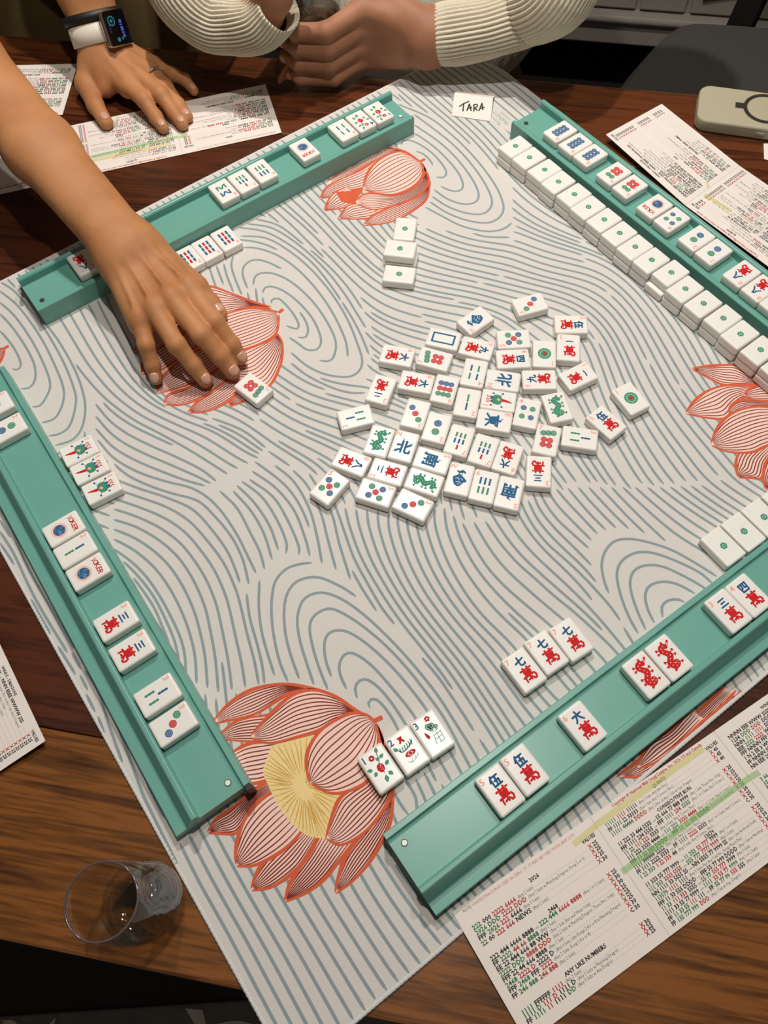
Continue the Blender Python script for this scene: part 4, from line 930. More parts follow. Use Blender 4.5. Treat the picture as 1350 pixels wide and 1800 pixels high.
# ---- tiles lying in the racks (glyphs face the player: up points to the middle of the mat)
def rack_tiles(r, items, group):
    ts = [r.t_of(px, py) for _, px, py, _ in items]; order = sorted(range(len(items)), key=lambda i: ts[i])
    for a, b in zip(order, order[1:]):
        if ts[b]-ts[a] < TW+0.05: ts[b] = ts[a]+TW+0.05
    for (k, px, py, l), t in zip(items, ts):
        xy = r.pos(t, 24.2+random.uniform(-0.5, 0.5)); tile(k, xy, math.atan2(-r.n[1], -r.n[0])+random.uniform(-0.006, 0.006), FLOOR_Z+0.3, l, group)
def cA(x, y): return (250+x/2.596, y/2.596)
rack_tiles(rA, [('C8', 150, 467, 'white eight crak tile in the upper left rack beside the wrist'), ('C8', 185, 449, 'white tile half hidden under the forearm in the upper left rack'),
  ('B8', *cA(382, 878), 'white eight bamboo tile with green and blue zigzags in the upper left rack'), ('B7', *cA(472, 836), 'white seven bamboo tile in the upper left rack'), ('B6', *cA(566, 795), 'white six bamboo tile in the upper left rack'),
  ('J0', *cA(762, 698), 'white joker tile alone in the upper left rack'), ('B4', *cA(935, 605), 'white four bamboo tile in the upper left rack'), ('F4', *cA(1015, 562), 'white flower tile numbered 4 in the upper left rack'), ('F1', *cA(1098, 524), 'white flower tile at the right end of the upper left rack')], 'tiles in the upper left rack')
def cB(x, y): return (850+x/2.7, 180+y/2.7)
rack_tiles(rB, [('D8', *cB(345, 142), 'white eight dot tile at the far end of the right rack'), ('D8', *cB(420, 200), 'white eight dot tile, middle of three in the right rack'), ('D8', *cB(490, 255), 'white eight dot tile, nearest of three in the right rack'),
  ('D6', *cB(592, 348), 'white six dot tile, farther of two in the right rack'), ('D6', *cB(668, 410), 'white six dot tile, nearer of two in the right rack'),
  ('J0', *cB(785, 505), 'white joker tile in the right rack'), ('D4', *cB(868, 568), 'white four dot tile next to the joker in the right rack'),
  ('D2', *cB(980, 660), 'white two dot tile, farther of two in the right rack'), ('D2', *cB(1065, 724), 'white two dot tile, nearer of two in the right rack'),
  ('C8', *cB(1195, 830), 'white eight crak tile, farther of two in the right rack'), ('C8', *cB(1285, 898), 'white eight crak tile, nearer of two in the right rack'), ('WW', *cB(1365, 968), 'white wind tile cut by the right photo edge in the right rack')], 'tiles in the right rack')
def cC(x, y): return (x/2.935, 600+y/2.935)
def cC5(x, y): return (x/2.935, 1000+y/2.935)
rack_tiles(rC, [('D1', *cC(-40, 330), 'white tile cut by the left photo edge in the left rack'), ('D2', *cC(30, 445), 'white two dot tile near the left photo edge in the left rack'),
  ('J0', *cC(338, 953), 'white joker tile, farther of two in the left rack'), ('B2', *cC(402, 1060), 'white two bamboo tile between the two jokers in the left rack'), ('J0', *cC(462, 1175), 'white joker tile, nearer of two in the left rack'),
  ('C3', *cC5(602, 260), 'white three crak tile, farther of two in the left rack'), ('C3', *cC5(684, 410), 'white three crak tile, nearer of two in the left rack'),
  ('B3', *cC5(820, 640), 'white three bamboo tile in the left rack'), ('D3', *cC5(905, 788), 'white three dot tile nearest the end of the left rack')], 'tiles in the left rack')
def cD(x, y): return (660+x/1.957, 1060+y/1.957)
rack_tiles(rD, [('C5', *cD(424, 634), 'white five crak tile, left of two in the lower right rack'), ('C5', *cD(511, 566), 'white five crak tile, right of two in the lower right rack'), ('C6', *cD(712, 416), 'white six crak tile alone in the lower right rack'),
  ('R0', *cD(930, 240), 'white tile with red dragon, left of two in the lower right rack'), ('R0', *cD(1010, 182), 'white tile with red dragon, right of two in the lower right rack'),
  ('C3', 1277, 1067, 'white three crak tile in the lower right rack'), ('C4', 1314, 1040, 'white four crak tile in the lower right rack')], 'tiles in the lower right rack')
# nine bamboo beside the upper left rack
for px, py, l in ((1048, 120, 'white nine bamboo tile, right of three by the reaching hand'), (962, 168, 'white nine bamboo tile, middle of three by the reaching hand'), (878, 214, 'white nine bamboo tile half hidden by the reaching hand')):
    t = rA.t_of(px/2.596, 380+py/2.596, TH)
    xy = rA.pos(t, -TL/2-1.2); tile('B9', xy, math.atan2(-rA.n[1], -rA.n[0]), 0.25, l, G_F)

# ---- face-down walls
ORD = ['first', 'second', 'third', 'fourth', 'fifth', 'sixth', 'seventh', 'eighth', 'ninth', 'tenth', 'eleventh', 'twelfth', 'thirteenth', 'fourteenth', 'fifteenth', 'sixteenth', 'seventeenth', 'eighteenth']
wd_px = [(152, 208), (218, 262), (290, 320), (353, 375), (431, 437), (498, 497), (573, 557), (646, 621), (720, 686), (797, 747), (891, 808), (958, 885), (1044, 955), (1138, 1025), (1219, 1100), (1315, 1175), (1412, 1253), (1512, 1333)]
prev = None
wang = math.atan2(-rB.n[1], -rB.n[0])
for i, (x, y) in enumerate(wd_px):
    q = gp(850+x/2.7, 180+y/2.7, 2*TH)[:2]; t = (q-rB.o)@rB.d; a = (q-rB.o)@rB.n
    if prev is not None and t-prev < TW+0.05: t = prev+TW+0.05
    prev = t; a = min(a, -TL/2-0.9)
    tile('Z0', rB.pos(t, a), wang+random.uniform(-0.008, 0.008), TH+0.35, 'face-down tile with green rosette, %s from far end, upper row of long wall' % ORD[i], 'upper row of the long wall')
    b = a+(-4.5 if i == 10 else random.uniform(-0.9, 0.3)); b = min(b, -TL/2-0.9)
    tile('Z0', rB.pos(t-(0.6 if i == 10 else 0), b), wang, 0.25, 'face-down white tile, %s from far end, lower row of long wall' % ORD[i], 'lower row of the long wall')
prev = None
for i, (x, y) in enumerate([(1272, 959.6), (1307.8, 934), (1343, 908.9), (1379, 884)]):
    q = gp(x, y, TH)[:2]; t = (q-rD.o)@rD.d; a = min((q-rD.o)@rD.n, -TL/2-0.9)
    if prev is not None and t-prev < TW+0.05: t = prev+TW+0.05
    prev = t
    tile('Z0', rD.pos(t, a), math.atan2(-rD.n[1], -rD.n[0]), 0.25, 'face-down tile with green rosette, %s from left in short wall by lower right rack' % ORD[i], 'short wall by the lower right rack')
s = 1350/220
def lone(x, y, v, z, l):
    t = px_tile('Z0', (640+x/s, 360+y/s), v, z, l, 'loose face-down tiles below the top lotus'); tile(*t); return t
lone(441, 256, (40, -240), 0.25, 'white face-down tile standing lengthwise below the top lotus, farthest of the loose ones')
lone(378, 745, (345, 36), 0.25, 'white face-down tile lying crosswise, nearest of the loose ones')
t = px_tile('Z0', (640+388/s, 360+470/s), (338, 40), TH+0.35, 'white face-down tile with green rosette stacked on top of another loose one', 'loose face-down tiles below the top lotus'); tile(*t)
tile('Z0', (t[1][0]+1.6, t[1][1]-0.6), t[2], 0.25, 'white face-down tile almost hidden under the stacked loose one', t[5])
# ================================================================== SCORING CARDS
M_card = mat('card_stock', srgb(236, 226, 218), 0.55, 0.015, 30, 0.05, 2000, 0.3)
M_ink = mat('ink_black', srgb(18, 15, 20), 0.6); M_inkr = mat('ink_red', srgb(178, 40, 40), 0.6); M_inkg = mat('ink_green', srgb(28, 116, 66), 0.6); M_inkl = mat('ink_grey', srgb(62, 58, 60), 0.6); M_inko = mat('ink_coral', srgb(196, 96, 76), 0.6); M_fold = mat('fold_crease', srgb(206, 197, 190), 0.7)
KM = (M_ink, M_inkr, M_inkg, M_inkl, M_inko, M_fold); CK, CR_, CG, CL, CO, CF = range(6)
M_flagy = mat('yellow_film', srgb(232, 226, 130), 0.35, alpha=0.42); M_flagg = mat('green_film', srgb(150, 214, 120), 0.35, alpha=0.42)
PW, PH = 117.0, 88.0
def row(f, v, segs, note, val, size=4.2, u0=6.3, k=1.06):
    """one hand of the card; segs: (text, colour)"""
    x = u0; y = -v
    for t, c in segs:
        if t.startswith('-'): x = text(f, t, x-0.5, y, size*0.66, c, 0.0, 0.0, 0.85)+0.3
        else: x = text(f, t, x, y, size, c, 0.022, 0.0, k)+1.5
    if note: w_ = sum(glyph(c_, 0.0, 1)[2] for c_ in note)*size*0.76; x = text(f, note, x, y+0.2, size*0.76, CL, 0.004, 0.0, min(0.78, max(0.3, (PW-16.0-x)/w_)))
    x1 = PW-15.0; x += 1.2
    while x < x1: f.poly([(x, y+0.15), (x+0.28, y+0.15), (x+0.28, y+0.43), (x, y+0.43)], CL, 0.0); x += 1.15
    if val:
        text(f, val[0], PW-13.2, y, size*0.95, CR_ if val[0] == 'X' else CK, 0.03, 0.0, 1.0); text(f, val[1:], PW-9.4, y, size*0.95, CK, 0.02, 0.0, 1.0)
def head(f, v, t, u=PW*0.42, size=3.8): text(f, t, u, -v, size, CK, 0.026, 0.0, 1.0, 'c')
K, R_, G_ = CK, CR_, CG
def panel1():
    f = Flat(); x = text(f, 'NOTE: ', 6.5, -4.6, 3.1, CK, 0, 0, 0.75); text(f, 'WHITE DRAGON IS USED AS ZERO "0". IT MAY BE USED WITH ANY SUIT.', x, -4.6, 3.1, CO, 0.008, 0, 0.86)
    text(f, 'VALUES', PW-4, -12.0, 3.6, CK, 0.015, 0, 0.9, 'r'); head(f, 12.7, '2026', 60)
    L = [(16.9, [('222', G_), ('000', K), ('2222 6666', R_)], '(Any 2 Suits)', 'X25'), (20.5, [('2026 DDD', G_), ('2222 DDD', R_)], '(Any 2 Suits w Matching Dragons, Kong 2 or 6)', 'X25'), (24.2, [('FFF', K), ('2026', G_), ('222', R_), ('6666', K)], '(Any 3 Suits)', 'X25'), (28.0, [('22', G_), ('00', K), ('222 666', R_), ('NEWS', K)], '(Any 2 Suits)', 'X30'),
         (38.3, [('222 444 6666 8888', K), ('-or-', K), ('222 444', G_), ('6666 8888', R_)], '(Any 1 or 2 Suits)', 'X25'), (41.9, [('FF', K), ('2222', G_), ('44 66', R_), ('8888', G_)], '(Any 2 Suits)', 'X30'), (45.5, [('EE 22 444 666 88 WW', K)], '(Any 1 Suit, East and West Only)', 'X30'), (49.1, [('2222 DDD', G_), ('8888 DDD', R_)], '(Any 2 Suits w Matching Dragons, These Nos. Only)', 'X25'),
         (52.7, [('FFF 22 44 666 8888', K)], '(Any 1 Suit)', 'X25'), (56.3, [('2468', G_), ('2222 D', R_), ('2222 D', K)], '(Any 3 Suits, Like Kongs 2,4,6 or 8 w Matching Dragon)', 'X25'), (59.9, [('FFF', K), ('2468', G_), ('FFF', K), ('2222', R_)], '(Any 2 Suits, Kong 2,4,6 or 8)', 'X30'), (63.7, [('FF', K), ('246 888', G_), ('246 888', R_)], '(Any 2 Suits)', 'C30'),
         (74.3, [('1111', G_), ('FFFFFF', K), ('1111', R_)], '(Any 2 Suits)', 'X30'), (77.3, [('1111 D', G_), ('111 D', R_), ('1111 D', K)], '(Any 3 Suits w Matching Dragon)', 'X25'), (80.4, [('FF', K), ('1111', G_), ('11', R_), ('1111', K), ('DD', G_)], '(Any 3 Suits w Any Dragon)', 'X25')]
    for v, sg, nt, vl in L: row(f, v, sg, nt, vl)
    head(f, 34.9, '2468', 60); head(f, 71.0, 'ANY LIKE NUMBERS', 60); return f
def panel2():
    f = Flat(); text(f, 'Copyright © National Mah Jongg League, Inc. 2026 US and Canada', 18, -3.4, 3.3, CO, 0.01, 0, 0.95)
    text(f, 'VALUES', PW-3, -8.2, 3.6, CK, 0.015, 0, 0.9, 'r'); head(f, 8.2, 'QUINTS', 58, 3.5)
    O = ('-or-', K)
    L = [(11.8, [('11111', G_), ('1111', R_), ('11111', K)], '(Any 3 Suits, Any Like Nos.)', 'X40'), (15.4, [('FF 1111 22 33333', K)], '(Any 1 Suit, Any 3 Consec. Nos.)', 'X45'), (19.0, [('11111 44444', G_), ('DDDD', R_)], '(Any 2 Nos. in Any 1 Suit w Opp. Dragon)', 'X40'),
         (26.5, [('11 222 33 444 5555', K), O, ('55 666 77 888 9999', K)], '(Any 1 Suit, These Nos. Only)', 'X25'), (30.0, [('FFF 1111 234 5555', K), O, ('FFF', K), ('1111', G_), ('234', R_), ('5555', G_)], '(Any 1 or 2 Suits, Any 5 Consec.)', 'X25'), (33.4, [('11 22', G_), ('111 222', R_), ('3333', K)], '(Any 3 Suits, Any 3 Consec. Nos.)', 'X25'), (36.9, [('111 222 3333 4444', K), O, ('111 222', G_), ('3333 4444', R_)], '(Any 1 or 2 Suits, Any 4 Consec.)', 'X25'),
         (40.4, [('FFF 11 22 333 DDDD', K), O, ('FFF 11', K), ('22', R_), ('333', G_), ('DDDD', K)], '(1 or 3 Suits, Any Run)', 'X25'), (43.9, [('1111 FFFFFF 2222', K)], '(Any 1 Suit, Any 2 Consec. Nos.)', 'X30'), (47.3, [('FF 1111 2222 3333', K), O, ('FF', K), ('1111', G_), ('2222', R_), ('3333', K)], '(Any 1 or 3 Suits, Any 3 Consec.)', 'X25'), (50.8, [('1 22 333', G_), ('1 22 333', R_), ('44', K)], '(Any 3 Suits, Any 4 Consec. Nos.)', 'C35'),
         (56.9, [('11 333 55 777 9999', K), O, ('11 333', G_), ('55 777', R_), ('9999', K)], '(Any 1 or 3 Suits)', 'X25'), (60.4, [('111 333', G_), ('3333 5555', R_), O, ('555 777', G_), ('7777 9999', R_)], '(Any 2 Suits)', 'X25'), (63.8, [('NN 1111 33 5555 SS', K), O, ('NN 5555 77 9999 SS', K)], '(Any 1 Suit, North and South)', 'X30'), (67.3, [('113579', G_), ('1111', R_), ('1111', K)], '(Any 3 Suits, Pair Any Odd No., Kongs Match Pair)', 'X30'),
         (70.8, [('FFF 11 33 555 DDDD', K), O, ('FFF 55 77 999 DDDD', K)], '(Any 1 Suit w Matching)', 'X25'), (74.2, [('11 33', G_), ('111 333', R_), ('5555', K), O, ('55 77', G_), ('555 777', R_), ('9999', K)], '(Any 3 Suits)', 'X25'), (77.7, [('1111 33 55 77 9999', K), O, ('1111', G_), ('33 55 77', R_), ('9999', G_)], '(Any 1 or 2 Suits)', 'X30'), (81.2, [('FF', K), ('11 33 55', G_), ('111', R_), ('111', K), O, ('FF', K), ('55 77 99', G_), ('555', R_), ('555', K)], '(Any 3 Suits)', 'X25'), (84.7, [('FF', K), ('135 777 999', G_), ('DDD', R_)], '(Any 1 Suit w Opp. Dragon)', 'C30')]
    for v, sg, nt, vl in L: row(f, v, sg, nt, vl, 3.95, 5.8, 0.93)
    head(f, 22.8, 'CONSECUTIVE RUN', 60, 3.5); head(f, 53.9, '13579', 66, 3.5); return f
def panel3():
    f = Flat(); head(f, 6.4, 'WINDS - DRAGONS', 56, 3.2); text(f, 'VALUES', PW-3, -6.4, 3.5, CK, 0.015, 0, 0.9, 'r')
    L = [(10.6, [('NNNN EEE WWW SSSS', K), ('-or-', K), ('NNN EEEE WWWW SSS', K)], '', 'X25'), (14.1, [('1234', K), ('DDD', G_), ('DDD', R_), ('DDDD', K)], '(Any Consec. Nos. in Any 1 Suit, Any 3 Dragons)', 'X25'), (17.6, [('NNN', K), ('1111', G_), ('1111', R_), ('SSS', K)], '(Any Like Odd Nos. in Any 2 Suits)', 'X25'), (21.1, [('EEE', K), ('2222', G_), ('2222', R_), ('WWW', K)], '(Any Like Even Nos. in Any 2 Suits)', 'X25'), (24.6, [('FFF NNNN FFF DDDD', K)], '(Kong Any Wind, Any Dragon)', 'X25'), (28.2, [('1 N 2 EE 3 WWW 4 SSSS', K)], '(Any 1 Suit)', 'X25'), (31.7, [('FF NNNN SSSS DDDD', K)], '(Any Dragon)', 'X25'), (35.2, [('NN EEE 2026 WWW SS', K)], '(2026 Any 1 Suit)', 'C30'),
         (45.1, [('3 66 99', G_), ('333 666', R_), ('9999', K)], '(Any 3 Suits)', 'X25'), (48.6, [('33 66', G_), ('333 666', R_), ('9999', K)], '(Any 3 Suits)', 'X30'), (52.1, [('FFF 3333 666 9999', K)], '(Any 1 Suit)', 'X25'), (55.7, [('3333 DDD', G_), ('3333 DDD', R_)], '(Any 2 Suits w Matching Dragons)', 'X25'), (59.2, [('FF', K), ('333', G_), ('666', R_), ('999 DDD', K)], '(Any 3 Suits)', 'C30'),
         (69.3, [('NN EE WW SS 11', K), ('11', G_), ('11', R_)], '(Any 3 Suits)', 'C50'), (72.8, [('FF 2026 DD 2026 DD', K)], '(Any 2 Suits)', 'C75'), (76.3, [('11 33 55 77 99', G_), ('11 11', R_)], '(Any 3 Suits)', 'C50'), (79.9, [('FF', K), ('11 22', G_), ('11 22', R_), ('11 22', K)], '(Any 3 Suits)', 'C50')]
    for v, sg, nt, vl in L: row(f, v, sg, nt, vl, 3.9, 6.0, 1.0)
    head(f, 41.2, '369', 50); head(f, 65.2, 'SINGLES AND PAIRS', 56); return f
PANELS = [panel1(), panel2(), panel3()]
def card(name, T, B, first, label, flags=()):
    """T, B: top and bottom edge points (mm, xyz) of consecutive panels in reading order; first: panel number of the first"""
    T = np.array(T, float); B = np.array(B, float); c = (T.mean(0)+B.mean(0))/2; zb = min(T[:, 2].min(), B[:, 2].min())
    e = empty(name, (c[0], c[1], zb)); tag(e, label, 'score card', 'printed mahjong score cards'); c = np.array([c[0], c[1], zb])
    def put(i, u, v, dz):
        a, b, p, q = T[i], T[i+1], B[i], B[i+1]; s_ = u/PW; t_ = v/PH
        return (a*(1-s_)+b*s_)*(1-t_)+(p*(1-s_)+q*s_)*t_+np.array([0, 0, dz])-c
    for i in range(len(T)-1):
        nu = 6; V = []
        for dz in (0.35, 0.0):
            for r in range(nu+1):
                for k in range(nu+1): V.append(put(i, PW*k/nu, PH*r/nu, dz))
        n1 = (nu+1)**2; F = []
        for r in range(nu):
            for k in range(nu): a = r*(nu+1)+k; F += [(a, a+nu+1, a+nu+2, a+1), (n1+a, n1+a+1, n1+a+nu+2, n1+a+nu+1)]
        for k in range(nu):
            for a, b in ((k, k+1), (nu*(nu+1)+k+1, nu*(nu+1)+k), ((k+1)*(nu+1), k*(nu+1)), (k*(nu+1)+nu, (k+1)*(nu+1)+nu)): F.append((a, b, n1+b, n1+a))
        pn = mk('card_panel', V, F, M_card, e)
        f = PANELS[first+i]
        me = bpy.data.meshes.new('panel_print'); fv = np.array(f.v); s_ = (fv[:, 0]/PW)[:, None]; t_ = (-fv[:, 1]/PH)[:, None]
        fv = (((T[i]*(1-s_)+T[i+1]*s_)*(1-t_)+(B[i]*(1-s_)+B[i+1]*s_)*t_+np.array([0, 0, 0.40])-c)*MM).tolist(); me.from_pydata(fv, [], f.f); me.polygons.foreach_set('material_index', f.m)
        for m in KM: me.materials.append(m)
        o = bpy.data.objects.new('printed_text', me); COL.objects.link(o); o.parent = pn
    for i in range(1, len(T)-1):
        V = [put(i, -0.35, 0, .39), put(i, 0.35, 0, .39), put(i, 0.35, PH, .39), put(i, -0.35, PH, .39)]; mk('fold_line', V, [(0, 3, 2, 1)], M_fold, e)
    for i, u0, v0, u1, v1, w, m in flags:
        V = [put(i, u0, v0-w/2, .47), put(i, u1, v1-w/2, .47), put(i, u1, v1+w/2, .47), put(i, u0, v0+w/2, .47)]; mk('sticky_flag', V, [(0, 3, 2, 1)], m, e)
    return e
def strip(T0, d, n, w, h, ws, zT, zB):
    T0 = np.array(T0, float); d = np.array(d, float); d /= np.linalg.norm(d); nn = np.array(n, float); nn /= np.linalg.norm(nn); T, B = [], []; x = 0
    for k in range(len(ws)+1):
        p = T0+d*x; q = p+nn*h; T.append((p[0], p[1], zT[k])); B.append((q[0], q[1], zB[k])); x += ws[k] if k < len(ws) else 0
    return T, B
T, B = strip((28.5, -5.9), (0.885, 0.466), (0.466, -0.885), 0, 88, (117.5, 115, 116), (0.9, 0.9, 1.2, 1.2), (-1.6, -1.8, -1.8, -1.8))
card('score_card', T, B, 0, 'large white score card with hand lists below the lower right rack', [(0, 96, 8.5, 117, 7.0, 4.4, M_flagy), (1, 0, 6.6, 102, 5.4, 4.6, M_flagy), (1, -3.0, 40.2, 117, 38.6, 4.2, M_flagg), (2, 0, 38.6, 9, 39.5, 4.2, M_flagg)])
T, B = strip((-87.5, 792.6), (-0.976, -0.218), (-0.218, 0.976), 0, 88, (114, 114, 114), (-2.3, -2.4, -2.4, -2.3), (-2.2, -2.4, -2.4, -2.3))
card('score_card.001', T, B, 0, 'white score card lying under the hand with the wrist watch', [(1, 10, 22, 112, 21, 4.6, M_flagy), (1, 0, 30, 116, 27.5, 4.6, M_flagg), (0, 106, 30, 116, 29, 4.6, M_flagg)])
T, B = strip((-343.0, 846.6), (-0.997, 0.079), (0.079, 0.997), 0, 92, (114,), (-1.4, -2.3), (-1.4, -2.3))
card('score_card.002', T, B, 0, 'white score card at the upper left corner behind the forearm')
t3, b3 = gp(1065, 237, 7), gp(1163, 183, 7); t2, b2 = gp(1204, 361, -2.2), gp(1300, 292, -2.2); d = (t2-t3); d[2] = 0
t1, b1 = t2+d*0.93, b2+d*0.93; t1[2] = b1[2] = 1.5
card('score_card.003', [t1, t2, t3], [b1, b2, b3], 1, 'white creased score card beside the right rack near the beige power bank', [(0, 78, 30, 114, 27, 4.6, M_flagy), (1, 0, 37, 6, 42, 4.0, M_flagy)])
d = np.array([0.51, -0.86]); t3 = gp(79, 1302, 5)[:2]; pp = np.array([-0.857, -0.516]); T = []; B = []
for k in range(2): p = t3-d*114*(1-k); q = p+pp*88; T.append((p[0], p[1], 4.0)); B.append((q[0], q[1], -2.0))
card('score_card.004', T, B, 2, 'white score card cut by the left photo edge above the water glass')

# name tag ---------------------------------------------------------------
tg = [gp(799, 163, 9), gp(869, 173, 9), gp(862, 213, 0.8), gp(794, 203, 0.8)]; tg[1] = tg[0]+(tg[2]-tg[3]); cc = sum(tg)/4; cc[2] = 0.25
nt_ = empty('name_card', cc); tag(nt_, 'small white folded name card reading TARA', 'name card')
V = [q-cc for q in tg]+[q-cc-np.array([0, 0, 0.4]) for q in tg]; mk('card_front', V, [(3, 2, 1, 0), (4, 5, 6, 7), (0, 1, 5, 4), (1, 2, 6, 5), (2, 3, 7, 6), (3, 0, 4, 7)], M_card, nt_)
bk = [tg[0], tg[1], tg[1]+np.array([5, 15, -8.3]), tg[0]+np.array([5, 15, -8.3])]; V = [q-cc for q in bk]+[q-cc-np.array([0, 0, 0.4]) for q in bk]
mk('card_back', V, [(0, 1, 2, 3), (7, 6, 5, 4), (1, 0, 4, 5), (2, 1, 5, 6), (3, 2, 6, 7), (0, 3, 7, 4)], M_card, nt_)
fl = Flat(); M_mark = mat('black_marker', srgb(24, 16, 22), 0.6)
def tp(x, y):
    # enlargement pixels (780,150, x9.643) -> on the card front
    px, py = 780+x/9.643, 150+y/9.643; n_ = np.cross(tg[1]-tg[0], tg[0]-tg[3]); n_ /= np.linalg.norm(n_); d_ = _fw+(px-675)/CAM_F*_R-(py-900)/CAM_F*_U
    return _C+d_*(((tg[3]-_C)@n_+0.12)/(d_@n_))-cc
VV, FF = [], []
for st in ([(262, 360), (340, 310), (430, 270)], [(340, 300), (325, 440)], [(390, 435), (435, 310)], [(435, 310), (465, 435)], [(405, 395), (480, 370)], [(510, 325), (512, 445)], [(505, 330), (560, 325), (570, 355), (520, 390)], [(520, 385), (575, 425)], [(595, 435), (650, 300)], [(650, 300), (660, 420)], [(620, 390), (692, 370)]):
    P = catmull([tp(*q) for q in st], 4); T_ = np.gradient(P, axis=0); b = len(VV)
    up_ = np.cross(tg[1]-tg[0], tg[0]-tg[3]); up_ /= np.linalg.norm(up_)
    for q, t in zip(P, T_): nn = np.cross(up_, t); nn /= np.linalg.norm(nn); VV += [q+nn*0.8, q-nn*0.8]
    FF += [(b+2*i, b+2*i+1, b+2*i+3, b+2*i+2) for i in range(len(P)-1)]
mk('handwriting', VV, FF, M_mark, nt_)

# mat maker's mark next to the name card: pale patch with small upside-down lettering
fl = Flat(); c0 = gp(885, 212, 0)[:2]; a0 = gp(915, 222, 0)[:2]; dd = (a0-c0); dd /= np.linalg.norm(dd)
q = [gp(x, y, 0)[:2]-mc for x, y in ((868, 182), (903, 209), (898, 234), (862, 212))]; fl.poly(q, 0, 3.09)
sub = Flat(); sub.ribbon(catmull([(-8, 4.0), (-6.5, 7.5), (-6, 3.6), (-3.5, 5.8), (-2.6, 3.6), (0, 6.0), (1, 3.6), (3.5, 5.8), (5, 3.8), (8, 5.0)], 5), 0.6, 1, 0); text(sub, 'FRIENDS', 0, -4.5, 6.8, 1, 0, 0, 1.0, 'c'); [sub.poly([(x_, -9.2), (x_+1.4, -9.2), (x_+1.4, -7.6), (x_, -7.6)], 1, 0) for x_ in (-8, -5.6, -3.2, -0.8, 1.6, 4.0, 6.4)]
c1 = gp(878, 209, 0)[:2]-mc; ar = gp(862, 193, 0)[:2]-gp(895, 222, 0)[:2]
fl.merge(sub, c1, 1.0, 3.10, math.atan2(ar[1], ar[0])); fl.disc(gp(882, 226, 0)[:2]-mc, 2.2, 2, 3.11, 10)
link('maker_mark', fl.mesh('maker_mark'), mat_ob, (M_mat, M_line, M_pink))

# ================================================================== POWER BANK
M_bank = mat('beige_silicone', srgb(176, 168, 142), 0.6, 0.04, 60, 0.1, 3000, 0.4); M_bring = mat('grey_metal_ring', srgb(66, 60, 54), 0.4, metal=0.3)
pb_d = np.array([0.954, -0.300]); pb_n = np.array([0.300, 0.954]); pbc = np.array([378.5, 777.0])+pb_d*52+pb_n*4
pb = empty('power_bank', (pbc[0], pbc[1], -2.9), math.atan2(pb_d[1], pb_d[0])); tag(pb, 'beige magnetic power bank with a dark ring stand on the table', 'power bank')
bm = bmesh.new(); P = []
for cx, cy, a0 in ((39, 17.5, 0), (-39, 17.5, 90), (-39, -17.5, 180), (39, -17.5, 270)):
    for i in range(7): a = math.radians(a0+15*i); P.append((cx+13*math.cos(a), cy+13*math.sin(a)))
vs = [bm.verts.new((x*MM, y*MM, 0)) for x, y in P]; f0 = bm.faces.new(vs)
ex = bmesh.ops.extrude_face_region(bm, geom=[f0]); bmesh.ops.translate(bm, vec=(0, 0, 15*MM), verts=[v for v in ex['geom'] if isinstance(v, bmesh.types.BMVert)])
bmesh.ops.recalc_face_normals(bm, faces=bm.faces)
ed = [e for e in bm.edges if abs(e.verts[0].co.z-e.verts[1].co.z) < 1e-6]; bmesh.ops.bevel(bm, geom=ed, offset=3*MM, segments=4, profile=0.5, affect='EDGES')
o = link('case', wn_mesh(bm, 'case'), pb, (M_bank,))
def annulus(name, c, r1, r2, z0, z1, m, parent, n=48):
    V = []; 
    for r, z in ((r1, z0), (r1, z1), (r2, z1), (r2, z0)): V += [(c[0]+r*math.cos(2*math.pi*i/n), c[1]+r*math.sin(2*math.pi*i/n), z) for i in range(n)]
    F = [(k*n+i, k*n+(i+1) % n, ((k+1) % 4)*n+(i+1) % n, ((k+1) % 4)*n+i) for k in range(4) for i in range(n)]
    return mk(name, V, F, m, parent)
annulus('ring_stand', (20, 1.5), 20.0, 24.0, 14.7, 15.7, M_bring, pb)
bm = rbox(11, 9, 0.8, 0.35, 2, 14.8); q = from_bm('ring_tab', bm, M_bring, pb); q.location = Vector((-7.0, 1.5, 0))*MM
bm = rbox(9, 1.2, 3.6, 0.5, 2); q = from_bm('button', bm, M_bank, pb); q.location = Vector((18, -30.6, 5.5))*MM
sl = gp(1343, 280, -2.8); V = [(0, 0, 0), (40, -20, 0), (50, 20, 0), (6, 24, 0)]; V = V+[(x, y, 0.3) for x, y, z in V]
o = mk('paper_slip', V, [(3, 2, 1, 0), (4, 5, 6, 7), (0, 1, 5, 4), (1, 2, 6, 5), (2, 3, 7, 6), (3, 0, 4, 7)], M_card, loc=Vector(sl)*MM); tag(o, 'white paper slip cut by the right photo edge below the power bank', 'paper')

